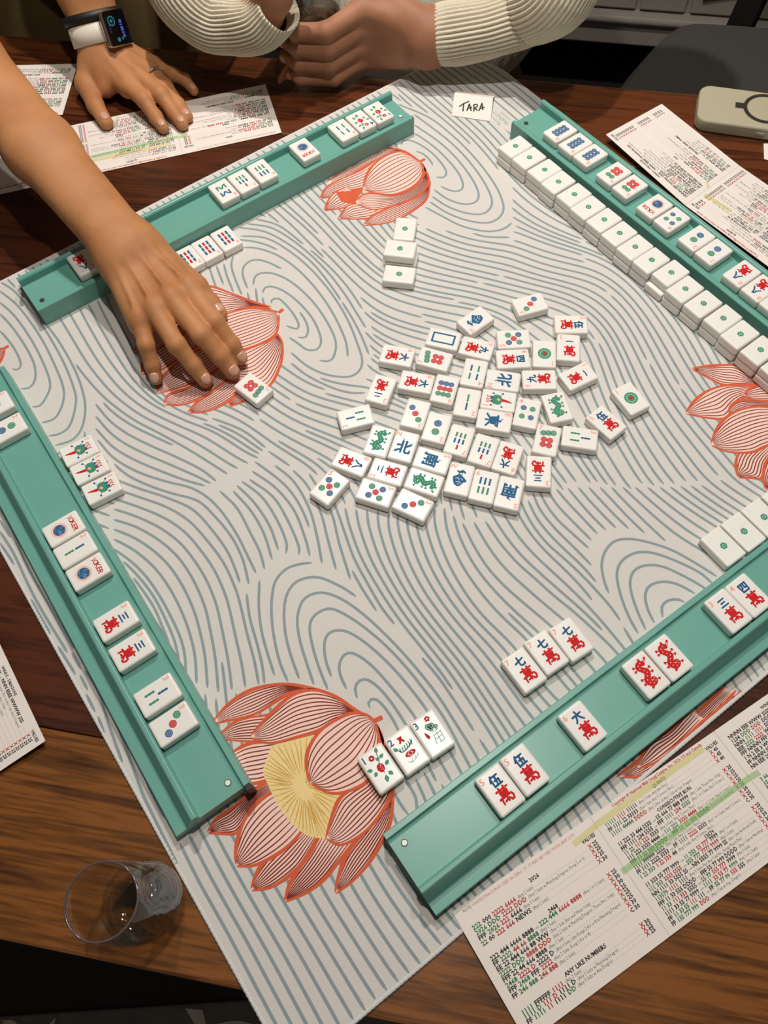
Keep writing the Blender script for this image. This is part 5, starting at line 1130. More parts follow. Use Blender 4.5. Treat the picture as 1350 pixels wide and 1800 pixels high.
# ================================================================== GLASSES
def glass_mat(name, col=(1, 1, 1, 1), ior=1.45, rough=0.0):
    m = bpy.data.materials.new(name); m.use_nodes = True; b = m.node_tree.nodes['Principled BSDF']
    b.inputs['Base Color'].default_value = col; b.inputs['Roughness'].default_value = rough; b.inputs['Transmission Weight'].default_value = 1.0; b.inputs['IOR'].default_value = ior
    return m
def thin_glass(name, tint=(0.975, 0.98, 0.975, 1)):
    """thin wall: straight transmission plus Fresnel reflection"""
    m = bpy.data.materials.new(name); m.use_nodes = True; nt = m.node_tree; nt.nodes.remove(nt.nodes['Principled BSDF']); L = nt.links.new
    tr = nt.nodes.new('ShaderNodeBsdfTransparent'); tr.inputs[0].default_value = tint; gl_ = nt.nodes.new('ShaderNodeBsdfGlossy'); gl_.inputs['Roughness'].default_value = 0.03
    lw = nt.nodes.new('ShaderNodeLayerWeight'); lw.inputs['Blend'].default_value = 0.5; pw = nt.nodes.new('ShaderNodeMath'); pw.operation = 'POWER'; pw.inputs[1].default_value = 3.0; L(lw.outputs['Facing'], pw.inputs[0]); mx = nt.nodes.new('ShaderNodeMixShader'); tc = nt.nodes.new('ShaderNodeTexCoord'); n = nt.nodes.new('ShaderNodeTexNoise'); n.inputs['Scale'].default_value = 28; L(tc.outputs['Object'], n.inputs['Vector'])
    bp = nt.nodes.new('ShaderNodeBump'); bp.inputs['Strength'].default_value = 0.5; bp.inputs['Distance'].default_value = 0.003; L(n.outputs['Fac'], bp.inputs['Height']); L(bp.outputs['Normal'], gl_.inputs['Normal']); L(bp.outputs['Normal'], lw.inputs['Normal'])
    ma = nt.nodes.new('ShaderNodeMath'); ma.operation = 'MULTIPLY_ADD'; ma.inputs[1].default_value = 0.32; ma.inputs[2].default_value = 0.05; L(pw.outputs[0], ma.inputs[0]); L(ma.outputs[0], mx.inputs[0]); L(tr.outputs[0], mx.inputs[1]); L(gl_.outputs[0], mx.inputs[2]); L(mx.outputs[0], nt.nodes['Material Output'].inputs['Surface'])
    return m
M_glass = thin_glass('clear_glass'); M_drink = thin_glass('pale_drink', (0.94, 0.89, 0.76, 1))
def lathe(name, prof, m, parent, n=56, smooth=True, wob=0.0, rib=0):
    V = []; F = []; k = len(prof)
    for i in range(n):
        a = 2*math.pi*i/n
        for r, z in prof: q = r*(1+wob*math.sin(3*a+z*0.1)+(0.02*math.cos(rib*a) if rib else 0)); V.append((q*math.cos(a), q*math.sin(a), z))
    for i in range(n):
        j = (i+1) % n
        for q in range(k-1): F.append((i*k+q, j*k+q, j*k+q+1, i*k+q+1))
    o = mk(name, V, F, m, parent, smooth)
    bm = bmesh.new(); bm.from_mesh(o.data); bmesh.ops.remove_doubles(bm, verts=bm.verts, dist=1e-6); bmesh.ops.recalc_face_normals(bm, faces=bm.faces); bm.to_mesh(o.data); bm.free()
    return o
gl = empty('drinking_glass', (-181, 13, -2.9)); tag(gl, 'clear stemless tumbler with a little pale drink on the near table edge', 'glass')
outer = [(0.0, 0), (17, 0), (21, 1.2), (25, 6), (27.2, 16), (27.6, 28), (26.6, 48), (24.4, 72), (22.0, 98)]
inner = [(21.0, 98), (23.3, 72), (25.5, 48), (26.4, 28), (25.8, 16), (23.4, 9), (18, 6.2), (8, 5.4), (0.0, 5.2)]
lathe('glass_wall', outer+[(21.6, 98.7), (21.3, 98.7)]+inner, M_glass, gl)
lathe('rim', [(20.9, 98.2), (20.9, 99.0), (22.1, 99.0), (22.1, 98.2), (20.9, 98.2)], mat('rim_dark_reflection', srgb(92, 78, 80), 0.12, coat=0.5), gl)  # opaque hoop, the dark reflection at the clear rim put into its colour
lathe('drink', [(0, 5.35), (8, 5.55), (17.9, 6.35), (23.25, 9.15), (25.6, 16), (26.15, 24), (0, 24)], M_drink, gl)
CUPC = np.array([-43.0, 901.0])
cp_ = empty('water_glass', (CUPC[0], CUPC[1], -2.9)); tag(cp_, 'tall clear water glass gripped by the hand in the cream sweater', 'glass')
outer = [(0, 0), (27, 0), (29.5, 2), (31, 20), (32.5, 70), (34, 135)]; inner = [(32.6, 135), (31.2, 70), (29.6, 20), (27, 9), (0, 8)]
lathe('glass_wall', outer+[(33.6, 135.6), (33.0, 135.6)]+inner, M_glass, cp_)
M_water = glass_mat('water', (0.97, 0.98, 0.98, 1), 1.33); lathe('water', [(0, 8.2), (26.8, 9.2), (29.4, 20), (30.9, 68), (0, 68)], M_water, cp_)

# ================================================================== CABINET AND CHAIR BEHIND
M_cab = mat('grey_painted_wood', srgb(158, 150, 140), 0.55, 0.10, 12, 0.15, 120, 0.4); M_groove = mat('dark_groove', srgb(40, 37, 34), 0.8)
cabd = TT; cabn = TN
c0 = np.array([463.1, 1841.1])
cb = empty('sideboard', (c0[0], c0[1], -750), math.atan2(cabd[1], cabd[0])); tag(cb, 'grey painted sideboard with panelled doors and carved scrolls in the background', 'cabinet')
def cbox(name, x0, x1, y0, y1, z0, z1, m, r=3, parent=None):
    o = from_bm(name, rbox(x1-x0, y1-y0, z1-z0, r, 2), m, parent or cb); o.location = Vector(((x0+x1)/2, (y0+y1)/2, z0))*MM; return o
cbox('carcass', -650, 900, 12, 400, 150, 900, M_cab); cbox('base_moulding', -660, 910, -8, 20, 150, 206, M_cab, 5); cbox('base_moulding_cap', -664, 914, -22, 20, 206, 222, M_cab, 6); cbox('cabinet_top', -670, 920, -24, 420, 900, 930, M_cab, 5)
for x in (-620, 860): cbox('foot', x-30, x+30, 20, 80, 0, 150, M_cab, 4); cbox('foot', x-30, x+30, 320, 380, 0, 150, M_cab, 4)
for x0, x1 in ((-640, -330), (-320, -20), (-10, 70), (80, 190), (200, 300), (312, 700)):
    cbox('door_panel', x0, x1, 2, 16, 228, 880, M_cab, 4)
for k, (px, pz, sc, fl_) in enumerate(((420, 330, 1.0, 1), (560, 330, 1.0, -1))):
    P = []
    for i in range(60): a = i*0.16; r = 58*math.exp(-0.14*a)*sc; P.append((px+fl_*(r*math.cos(a)-40), 0, pz+r*math.sin(a)))
    V = []; F = []; n = len(P)
    for i, p_ in enumerate(P):
        rr = 10*(1-i/n)+3
        for q in range(6): a = 2*math.pi*q/6; V.append((p_[0]+rr*math.cos(a)*0.7, -1+rr*math.sin(a)*0.8, p_[2]+rr*math.cos(a)*0.7))
    for i in range(n-1):
        for q in range(6): F.append((i*6+q, i*6+(q+1) % 6, (i+1)*6+(q+1) % 6, (i+1)*6+q))
    mk('carved_scroll', V, F, M_cab, cb, True)
bowp = [(330+i*12, 0, 268+26*math.sin(i/26*math.pi)) for i in range(27)]; V = []; F = []
for i, p_ in enumerate(bowp):
    for q in range(6): a = 2*math.pi*q/6; V.append((p_[0], -1+7*math.sin(a), p_[2]+7*math.cos(a)))
for i in range(len(bowp)-1):
    for q in range(6): F.append((i*6+q, i*6+(q+1) % 6, (i+1)*6+(q+1) % 6, (i+1)*6+q))
mk('carved_bow', V, F, M_cab, cb, True)

M_fab = mat('charcoal_upholstery', srgb(78, 76, 70), 0.95, 0.15, 300, 0.3, 1500, 0.2); M_blk = mat('black_wood', srgb(20, 17, 15), 0.5)
ch = empty('dining_chair', (660, 1220, -750)); tag(ch, 'charcoal upholstered dining chair pushed in at the far side of the table', 'chair')
seat = [(395, 1150), (454, 1241), (520, 1325), (572, 1380), (604, 1398), (640, 1399), (760, 1372), (880, 1340), (905, 1320), (905, 1280), (850, 1150), (800, 1080), (760, 1050), (600, 1060), (430, 1100), (400, 1120)]
P = catmull(seat+seat[:1], 3)[:-1]; cx = P.mean(0); n = len(P); V = []; F = []
for sc, z in ((0.97, -372), (1.0, -360), (1.0, -316), (0.985, -303), (0.93, -298)): V += [((cx+(p-cx)*sc)[0]-660, (cx+(p-cx)*sc)[1]-1220, z+750) for p in P]
for k in range(4): F += [(k*n+i, k*n+(i+1) % n, (k+1)*n+(i+1) % n, (k+1)*n+i) for i in range(n)]
F += [tuple(range(4*n, 5*n)), tuple(reversed(range(n)))]
mk('seat', V, F, M_fab, ch, False)
for x, y in ((450, 1160), (800, 1110), (610, 1370), (860, 1310)):
    o = from_bm('leg', rbox(34, 34, 378, 3, 2), M_blk, ch); o.location = Vector((x-660, y-1220, 0))*MM
def beam(name, a, b, w, m, parent, org):
    a = np.array(a, float)-org; b = np.array(b, float)-org; t = (b-a)/np.linalg.norm(b-a); u = np.cross(t, (0, 0, 1.0)); u /= np.linalg.norm(u); v = np.cross(u, t); V = []
    for p in (a, b): V += [p+u*w+v*w*0.5, p-u*w+v*w*0.5, p-u*w-v*w*0.5, p+u*w-v*w*0.5]
    return mk(name, V, [(0, 1, 2, 3), (7, 6, 5, 4), (0, 4, 5, 1), (1, 5, 6, 2), (2, 6, 7, 3), (3, 7, 4, 0)], m, parent)
og = np.array([660, 1220, -750])
beam('back_post', (700, 1392, -360), (770, 1450, 60), 22, M_blk, ch, og); beam('back_post', (880, 1345, -360), (960, 1400, 60), 22, M_blk, ch, og); beam('back_rail', (770, 1450, 45), (960, 1400, 45), 24, M_blk, ch, og)
# ================================================================== PEOPLE
def rc(a, b, ra, rb, k=4.0): return (np.array(a, float), np.array(b, float), ra, rb, k)
def sdf_mesh(prims, vox, cuts=()):
    """smooth union of tapered capsules -> surface-nets mesh (mm)"""
    lo = np.min([np.minimum(p[0]-p[2], p[1]-p[3]) for p in prims], 0)-4*vox; hi = np.max([np.maximum(p[0]+p[2], p[1]+p[3]) for p in prims], 0)+4*vox
    n = np.ceil((hi-lo)/vox).astype(int)+1; D = np.full(n, 30.0, np.float32)
    ax = [lo[i]+vox*np.arange(n[i]) for i in range(3)]
    def win(p, m):
        a = np.minimum(p[0]-p[2], p[1]-p[3])-m; b = np.maximum(p[0]+p[2], p[1]+p[3])+m
        i0 = np.clip(((a-lo)/vox).astype(int), 0, n-1); i1 = np.clip(((b-lo)/vox).astype(int)+2, 0, n); return i0, i1
    def dist(p, i0, i1):
        X = ax[0][i0[0]:i1[0]][:, None, None]; Y = ax[1][i0[1]:i1[1]][None, :, None]; Z = ax[2][i0[2]:i1[2]][None, None, :]
        a, b = p[0], p[1]; ba = b-a; L = ba@ba+1e-9
        t = np.clip(((X-a[0])*ba[0]+(Y-a[1])*ba[1]+(Z-a[2])*ba[2])/L, 0, 1)
        return (np.sqrt((X-a[0]-t*ba[0])**2+(Y-a[1]-t*ba[1])**2+(Z-a[2]-t*ba[2])**2)-(p[2]+(p[3]-p[2])*t)).astype(np.float32)
    for p in prims:
        k = p[4]; i0, i1 = win(p, k+3*vox+2); d = dist(p, i0, i1); S = (slice(i0[0], i1[0]), slice(i0[1], i1[1]), slice(i0[2], i1[2])); E_ = D[S]
        h = np.clip(0.5+0.5*(E_-d)/k, 0, 1); D[S] = E_*(1-h)+d*h-k*h*(1-h)
    for p in cuts:
        k = p[4]; i0, i1 = win(p, k+2); d = -dist(p, i0, i1); S = (slice(i0[0], i1[0]), slice(i0[1], i1[1]), slice(i0[2], i1[2])); E_ = D[S]
        h = np.clip(0.5-0.5*(E_-d)/k, 0, 1); D[S] = E_*(1-h)+d*h+k*h*(1-h)
    # surface nets
    ins = D < 0; c = np.zeros(np.array(D.shape)-1, np.int8)
    for dx in (0, 1):
        for dy in (0, 1):
            for dz in (0, 1): c += ins[dx:D.shape[0]-1+dx, dy:D.shape[1]-1+dy, dz:D.shape[2]-1+dz]
    cells = np.argwhere((c > 0) & (c < 8)); idx = np.full(c.shape, -1, np.int64); idx[cells[:, 0], cells[:, 1], cells[:, 2]] = np.arange(len(cells))
    acc = np.zeros((len(cells), 3)); cnt = np.zeros(len(cells))
    cor = [(0, 0, 0), (1, 0, 0), (0, 1, 0), (1, 1, 0), (0, 0, 1), (1, 0, 1), (0, 1, 1), (1, 1, 1)]
    for a, b in ((0, 1), (2, 3), (4, 5), (6, 7), (0, 2), (1, 3), (4, 6), (5, 7), (0, 4), (1, 5), (2, 6), (3, 7)):
        A, Bc = np.array(cor[a]), np.array(cor[b]); pa = cells+A; pb_ = cells+Bc
        da = D[pa[:, 0], pa[:, 1], pa[:, 2]]; db = D[pb_[:, 0], pb_[:, 1], pb_[:, 2]]; m = (da < 0) != (db < 0)
        t = da[m]/(da[m]-db[m]); acc[m] += pa[m]+(Bc-A)*t[:, None]; cnt[m] += 1
    V = lo+vox*(acc/cnt[:, None]); F = []
    for axis in range(3):
        o1, o2 = [(1, 2), (2, 0), (0, 1)][axis]
        sl0 = [slice(None)]*3; sl1 = [slice(None)]*3; sl0[axis] = slice(0, -1); sl1[axis] = slice(1, None)
        ch_ = ins[tuple(sl0)] != ins[tuple(sl1)]; e = np.argwhere(ch_)
        e = e[(e[:, o1] > 0) & (e[:, o2] > 0) & (e[:, o1] < D.shape[o1]-1) & (e[:, o2] < D.shape[o2]-1)]
        flip = ins[e[:, 0], e[:, 1], e[:, 2]]
        q = []
        for s1, s2 in ((-1, -1), (0, -1), (0, 0), (-1, 0)):
            w = e.copy(); w[:, o1] += s1; w[:, o2] += s2; q.append(idx[w[:, 0], w[:, 1], w[:, 2]])
        q = np.stack(q, 1); q[~flip] = q[~flip][:, ::-1]; F.append(q)
    F = np.vstack(F); F = F[(F >= 0).all(1)]
    Ed = np.vstack([F[:, [0, 1]], F[:, [1, 2]], F[:, [2, 3]], F[:, [3, 0]]])
    for _ in range(2):                                                  # light Laplacian smoothing
        S_ = np.zeros_like(V); n_ = np.zeros(len(V))
        for c_ in range(3): S_[:, c_] = np.bincount(Ed[:, 0], V[Ed[:, 1], c_], len(V))+np.bincount(Ed[:, 1], V[Ed[:, 0], c_], len(V))
        n_ = np.bincount(Ed[:, 0], minlength=len(V))+np.bincount(Ed[:, 1], minlength=len(V)); V = V*0.5+0.5*S_/np.maximum(n_, 1)[:, None]
    return V, F
def skin(name, c1, c2, c3):
    m = bpy.data.materials.new(name); m.use_nodes = True; nt = m.node_tree; b = nt.nodes['Principled BSDF']; L = nt.links.new
    tc = nt.nodes.new('ShaderNodeTexCoord'); n1 = nt.nodes.new('ShaderNodeTexNoise'); n1.inputs['Scale'].default_value = 22; n1.inputs['Detail'].default_value = 5; L(tc.outputs['Object'], n1.inputs['Vector'])
    cr = nt.nodes.new('ShaderNodeValToRGB'); cr.color_ramp.elements[0].position = 0.3; cr.color_ramp.elements[0].color = c1; cr.color_ramp.elements[1].position = 0.72; cr.color_ramp.elements[1].color = c3; e = cr.color_ramp.elements.new(0.5); e.color = c2
    L(n1.outputs['Fac'], cr.inputs['Fac']); L(cr.outputs['Color'], b.inputs['Base Color'])
    b.inputs['Roughness'].default_value = 0.58; b.inputs['Subsurface Weight'].default_value = 0.12; b.inputs['Subsurface Radius'].default_value = (0.006, 0.002, 0.001); b.inputs['Subsurface Scale'].default_value = 1.0; b.inputs['Specular IOR Level'].default_value = 0.35
    vr = nt.nodes.new('ShaderNodeTexVoronoi'); vr.inputs['Scale'].default_value = 900; L(tc.outputs['Object'], vr.inputs['Vector'])
    n2 = nt.nodes.new('ShaderNodeTexNoise'); n2.inputs['Scale'].default_value = 160; n2.inputs['Detail'].default_value = 4; L(tc.outputs['Object'], n2.inputs['Vector'])
    ad = nt.nodes.new('ShaderNodeMath'); ad.operation = 'MULTIPLY_ADD'; L(vr.outputs['Distance'], ad.inputs[0]); ad.inputs[1].default_value = 0.3; L(n2.outputs['Fac'], ad.inputs[2])
    bp = nt.nodes.new('ShaderNodeBump'); bp.inputs['Strength'].default_value = 0.25; bp.inputs['Distance'].default_value = 0.0007; L(ad.outputs[0], bp.inputs['Height']); L(bp.outputs['Normal'], b.inputs['Normal'])
    return m
SK1 = skin('tan_skin', srgb(172, 114, 72), srgb(184, 126, 81), srgb(194, 137, 92)); SK2 = skin('fair_brown_skin', srgb(148, 98, 72), srgb(162, 110, 82), srgb(174, 122, 94))
M_nail = mat('fingernail', srgb(208, 158, 132), 0.22, 0.04, 200, 0, 1, 0.5, 0.3)
def Pz(l): return [gp(x, y, z) for x, y, z in l]
def finger(pr, J, R, k=3.0):
    for i in range(len(J)-1): pr.append(rc(J[i], J[i+1], R[i], R[i+1], k))
    for i in range(1, len(J)-1): pr.append(rc(J[i]+np.array([0, 0, 0.8]), J[i]+np.array([0, 0, 1.0]), R[i]*0.95, R[i]*0.95, 3))   # knuckle bulge
def nail(J, r, parent, up=(0, 0, 1.0), ln=10.0, wd=None):
    a, b = J[-2], J[-1]; t = (b-a)/np.linalg.norm(b-a); u = np.array(up, float); u = u-t*(u@t); u /= np.linalg.norm(u); s_ = np.cross(t, u); V = []; F = []; nu, nv = 7, 6; wd = wd or r*0.72
    for top in (0.45, -0.4):
        for i in range(nv):
            for j in range(nu):
                w = (j/(nu-1)*2-1); l = i/(nv-1); ang_ = w*0.95
                wl = wd*(1-0.38*abs(2*l-1)**3)
                q = b+t*(-ln*0.72+ln*l*(1-0.12*w*w))+s_*math.sin(ang_)*wl*1.15+u*((r+0.95+top)*math.cos(ang_*0.72)-0.3-1.6*max(0, l-0.55)**2*3); V.append(q)
    n1 = nu*nv
    for i in range(nv-1):
        for j in range(nu-1): p = i*nu+j; F += [(p, p+1, p+nu+1, p+nu), (n1+p, n1+p+nu, n1+p+nu+1, n1+p+1)]
    rim = [j for j in range(nu)]+[i*nu+nu-1 for i in range(1, nv)]+[(nv-1)*nu+j for j in range(nu-2, -1, -1)]+[i*nu for i in range(nv-2, 0, -1)]
    for p, q in zip(rim, rim[1:]+rim[:1]): F.append((q, p, n1+p, n1+q))
    o = mk('fingernail', V, F, M_nail, parent, True)
    bm = bmesh.new(); bm.from_mesh(o.data); bmesh.ops.recalc_face_normals(bm, faces=bm.faces); bm.to_mesh(o.data); bm.free()
    return o
def lin(a, b, t): return np.array(a)*(1-t)+np.array(b)*t

# ---- person reaching across the mat (right arm) with the other hand on the card ----
pr = []; cu = []
W = gp(222, 436, 58)
F1 = {'i': Pz([(333, 508, 47), (377, 565, 42), (407, 606, 25), (422, 629, 12)]), 'm': Pz([(302, 526, 50), (353, 588, 44), (387, 626, 25), (408, 654, 10)]), 'r': Pz([(273, 545, 48), (310, 606, 41), (340, 641, 23), (361, 669, 9)]), 'p': Pz([(246, 563, 42), (257, 607, 34), (268, 643, 18), (274, 666, 8.5)])}
FR = {'i': (10.2, 8.7, 8.0, 7.3), 'm': (10.6, 9.0, 8.2, 7.5), 'r': (10.0, 8.5, 7.8, 7.1), 'p': (9.0, 7.4, 6.8, 6.2)}
wr = np.array([0.62, -0.78, 0]); side = np.array([0.80, 0.60, 0.0])     # across the hand towards the thumb
Wi, Wm, Wr, Wp = W+side*15, W+side*5, W-side*6, W-side*15
for k, w in (('i', Wi), ('m', Wm), ('r', Wr), ('p', Wp)):
    M_ = F1[k][0]; dn = np.array([0, 0, -7.0])
    pr.append(rc(w+dn, M_+dn*0.7, 15, 12.5, 9)); finger(pr, F1[k], FR[k])
    pr.append(rc(lin(w, M_, 0.3)+np.array([0, 0, 8.4]), M_+np.array([0, 0, 9.2]), 1.5, 2.2, 2.2))       # extensor tendon
    pr.append(rc(M_+np.array([0, 0, 1.5]), M_+np.array([0, 0, 2]), FR[k][0]+0.4, FR[k][0]+0.4, 5))
th = [W+side*21+np.array([6, -8, -14]), gp(345, 505, 22), gp(370, 534, 13), gp(386, 552, 9)]
pr.append(rc(Wi+np.array([0, 0, -10]), th[1], 15, 11.5, 10)); finger(pr, th, (15, 11, 9.4, 8.0))
# forearm (two bones side by side give the oval section)
E1 = gp(-70, 95, 128); nrm = np.cross((E1-W)/np.linalg.norm(E1-W), (0, 0, 1.0)); nrm /= np.linalg.norm(nrm)
for t0, t1, o0, o1, r0, r1 in ((0, 0.5, 10.5, 11.5, 17.5, 20), (0.5, 1.0, 11.5, 12, 20, 24.5)):
    a, b = lin(W, E1, t0), lin(W, E1, t1)
    pr += [rc(a+nrm*o0, b+nrm*o1, r0, r1, 20), rc(a-nrm*o0, b-nrm*o1, r0, r1, 20)]
pr.append(rc(W-side*15+np.array([-8, 10, 6]), W-side*15+np.array([-10, 13, 7]), 9, 9, 8))               # ulna head
S1 = np.array([-610, 1130, 420]); pr.append(rc(E1, lin(E1, S1, 0.45), 31, 36, 20))
V1, Q1 = sdf_mesh(pr, 1.6)
# left hand flat on the score card
pr = []
W2 = gp(182, 84, 36)
F2 = {'i': Pz([(224, 150, 22), (253, 176, 19), (274, 206, 9), (287, 225, 4.5)]), 'm': Pz([(246, 135, 25), (282, 166, 21), (305, 197, 9.5), (321, 219, 4.8)]), 'r': Pz([(262, 124, 23), (291, 153, 19), (314, 184, 9), (330, 206, 4.5)]), 'p': Pz([(270, 114, 18), (303, 131, 15), (325, 141, 9), (341, 160, 4)])}
FR2 = {'i': (9.8, 8.6, 7.6, 6.6), 'm': (10, 8.8, 7.7, 6.7), 'r': (9.6, 8.4, 7.4, 6.4), 'p': (8.8, 7.4, 6.6, 5.7)}
s2 = np.array([0.93, 0.30, 0.0])
for k, o in (('i', -10), ('m', -2), ('r', 7), ('p', 15)):
    w = W2+s2*o+np.array([0, 0, -8]); M_ = F2[k][0]; pr.append(rc(w, M_+np.array([0, 0, -3]), 15.5, 12, 9)); finger(pr, F2[k], FR2[k])
    pr.append(rc(lin(w, M_, 0.35)+np.array([0, 0, 14]), M_+np.array([0, 0, 7.4]), 1.8, 2.4, 4))
th2 = [W2+np.array([-17, -14, -12]), gp(152, 148, 14), gp(168, 186, 8), gp(187, 216, 4.8)]
pr.append(rc(W2+np.array([-8, -14, -10]), lin(th2[1], F2['i'][0], 0.45)+np.array([0, 0, -4]), 15, 11, 10)); finger(pr, th2, (15.5, 12.5, 9.6, 7.8), 4)
E2 = np.array([-318.0, 1010.0, 205.0])
d2_ = np.cross((E2-W2)/np.linalg.norm(E2-W2), (0, 0, 1.0)); d2_ /= np.linalg.norm(d2_)
for t0, t1, o0, o1, r0, r1 in ((-0.04, 0.3, 9, 10, 18.5, 20), (0.3, 1.0, 10, 13, 20, 31)):
    a, b = lin(W2, E2, t0), lin(W2, E2, t1); pr += [rc(a+d2_*o0, b+d2_*o1, r0, r1, 11), rc(a-d2_*o0, b-d2_*o1, r0, r1, 11)]
S2 = np.array([-330, 1140, 470]); pr.append(rc(E2, lin(E2, S2, 0.4), 33, 37, 20))
V2, Q2 = sdf_mesh(pr, 1.7)
p1 = mk('person', np.vstack([V1, V2]), np.vstack([Q1, Q2+len(V1)]), SK1, None, True); tag(p1, 'person leaning in with one hand reaching over the mat and the other on a card', 'person')
for k in 'imrp': nail(F1[k], FR[k][3], p1); nail(F2[k], FR2[k][3], p1, ln=9)
nail(th2, 7.8, p1, (0.25, -0.1, 1), 11); nail(th, 8.0, p1, (0.5, -0.3, 1), 10)
M_top = mat('olive_cotton', srgb(96, 84, 52), 0.9, 0.12, 40, 0.25, 700, 0.2); M_trs = mat('khaki_trousers', srgb(118, 98, 62), 0.9, 0.12, 40, 0.3, 600, 0.2)
V, F = sdf_mesh([rc(S1, S2+np.array([80, 0, 0]), 62, 62, 30), rc(lin(S1, S2, 0.6)+np.array([0, 50, 60]), (-380, 1240, 90), 95, 120, 50), rc(S1, lin(E1, S1, 0.45), 62, 52, 20), rc(S2+np.array([80, 0, 0]), lin(E2, S2, 0.32), 60, 48, 20), rc((-460, 1230, 150), (-300, 1230, 150), 105, 105, 40)], 9.0)
mk('shirt', V, F, M_top, p1, True)
V, F = sdf_mesh([rc((-470, 1240, 90), (-300, 1235, 90), 108, 108, 30), rc((-300, 1215, 60), (-262, 1160, -330), 88, 62, 25), rc((-262, 1160, -330), (-262, 1190, -690), 60, 48, 15), rc((-470, 1225, 60), (-490, 1190, -330), 88, 62, 25), rc((-490, 1190, -330), (-490, 1220, -690), 60, 48, 15)], 9.0)
mk('trousers', V, F, M_trs, p1, True)
for x in (-262, -490):
    V, F = sdf_mesh([rc((x, 1195, -720), (x, 1090, -728), 30, 20, 10)], 5.0); V[:, 2] = np.maximum(V[:, 2], -749); mk('shoe', V, F, M_blk, p1, True)

# wrist watch and black band on the left wrist, ring on the ring finger
ad_ = (E2-W2)/np.linalg.norm(E2-W2); M_strap = mat('white_silicone', srgb(228, 218, 202), 0.45); M_silver = mat('silver_metal', srgb(200, 195, 186), 0.22, metal=1.0); M_screen = mat('black_screen', srgb(8, 8, 12), 0.08, coat=0.6)
def band(name, c, half, w, m, parent, org, ra, rb, th_=2.2):
    u = d2_; v = np.cross(u, ad_); v /= np.linalg.norm(v); V = []; F = []; n = 44
    for i in range(n):
        a = 2*math.pi*i/n
        for r_, h in ((0, -half), (0, half), (th_, half*0.92), (th_, -half*0.92)): V.append(c+ad_*h+u*math.cos(a)*(ra+r_)+v*math.sin(a)*(rb+r_)-org)
    for i in range(n):
        j = (i+1) % n
        for k in range(4): F.append((i*4+k, i*4+(k+1) % 4, j*4+(k+1) % 4, j*4+k))
    o = mk(name, V, F, m, parent, True); bm = bmesh.new(); bm.from_mesh(o.data); bmesh.ops.recalc_face_normals(bm, faces=bm.faces); bm.to_mesh(o.data); bm.free(); return o
wc = W2+ad_*15.0; wt = empty('wrist_watch', wc); tag(wt, 'smart watch with white strap and dark square screen on the left wrist', 'watch')
band('strap', wc, 10.5, 0, M_strap, wt, wc, 29.8, 20.6); 
un = np.cross(d2_, ad_); un /= np.linalg.norm(un); un = un if un[2] > 0 else -un
rt_ = d2_ if d2_[0] > 0 else -d2_
nz = rt_*0.62+un*0.78; nz /= np.linalg.norm(nz); xa = ad_; ya = np.cross(nz, xa); ya /= np.linalg.norm(ya)
pos = wc+rt_*29.8*0.60+un*22.0*0.86
Mx = Matrix(((xa[0], ya[0], nz[0], (pos-wc)[0]*MM), (xa[1], ya[1], nz[1], (pos-wc)[1]*MM), (xa[2], ya[2], nz[2], (pos-wc)[2]*MM), (0, 0, 0, 1)))
o = link('watch_case', wn_mesh(rbox(37, 32, 9.5, 4.2, 4, -2), 'watch_case'), wt, (M_silver,)); o.matrix_local = Mx
o = link('watch_screen', wn_mesh(rbox(34.4, 29.6, 2.2, 1.0, 3, 6.2), 'watch_screen'), wt, (M_screen,)); o.matrix_local = Mx; scr = o
def emit(name, col, s_):
    m = bpy.data.materials.new(name); m.use_nodes = True; b = m.node_tree.nodes['Principled BSDF']; b.inputs['Base Color'].default_value = (0, 0, 0, 1); b.inputs['Emission Color'].default_value = col; b.inputs['Emission Strength'].default_value = s_; return m
fl = Flat(); z = 8.46
fl.ring((7, 6.5), 3.6, 5.0, 0, z); fl.disc((7, 6.5), 1.8, 0, z, 14); [fl.poly([(x_, -7.0), (x_+w_, -7.0), (x_+w_, -3.4), (x_, -3.4)], 1, z) for x_, w_ in ((-10.5, 3.2), (-6.4, 1.6), (-3.8, 4.2), (1.6, 1.2), (3.8, 3.4))]; fl.disc((-11.5, 3.5), 2.2, 0, z, 12); fl.disc((-11, -2.0), 1.6, 2, z, 10)
for x in (-4, -1, 2): fl.poly([(x, 10.6), (x+2, 10.6), (x+2, 11.2), (x, 11.2)], 1, z)
o = link('watch_face', fl.mesh('watch_face'), scr, (emit('teal_glow', srgb(60, 170, 190), 0.5), emit('blue_glow', srgb(90, 120, 235), 0.6), emit('green_glow', srgb(70, 150, 90), 0.4)))
hb = W2+ad_*31.0; hb_ = empty('hair_tie', hb); tag(hb_, 'black elastic band worn on the wrist behind the white watch strap', 'band'); band('elastic', hb, 5.0, 0, M_black, hb_, hb, 30.6, 21.4, 3.0)
rp = lin(F2['r'][0], F2['r'][1], 0.42); rd = F2['r'][1]-F2['r'][0]; rd /= np.linalg.norm(rd); ru = np.cross(rd, (0, 0, 1.0)); ru /= np.linalg.norm(ru); rv = np.cross(ru, rd); V = []; F = []; n = 28
for i in range(n):
    a = 2*math.pi*i/n; c = ru*math.cos(a)+rv*math.sin(a)
    for q in range(6): b = 2*math.pi*q/6; V.append(c*(11.0+1.1*math.cos(b))+rd*(1.0*math.sin(b)+1.3*math.cos(a*2)*0.6))
for i in range(n):
    j = (i+1) % n
    for q in range(6): F.append((i*6+q, i*6+(q+1) % 6, j*6+(q+1) % 6, j*6+q))
rg = empty('finger_ring', rp); tag(rg, 'thin silver ring on the ring finger of the hand on the card', 'ring'); mk('ring_hoop', V, F, M_silver, rg, True)
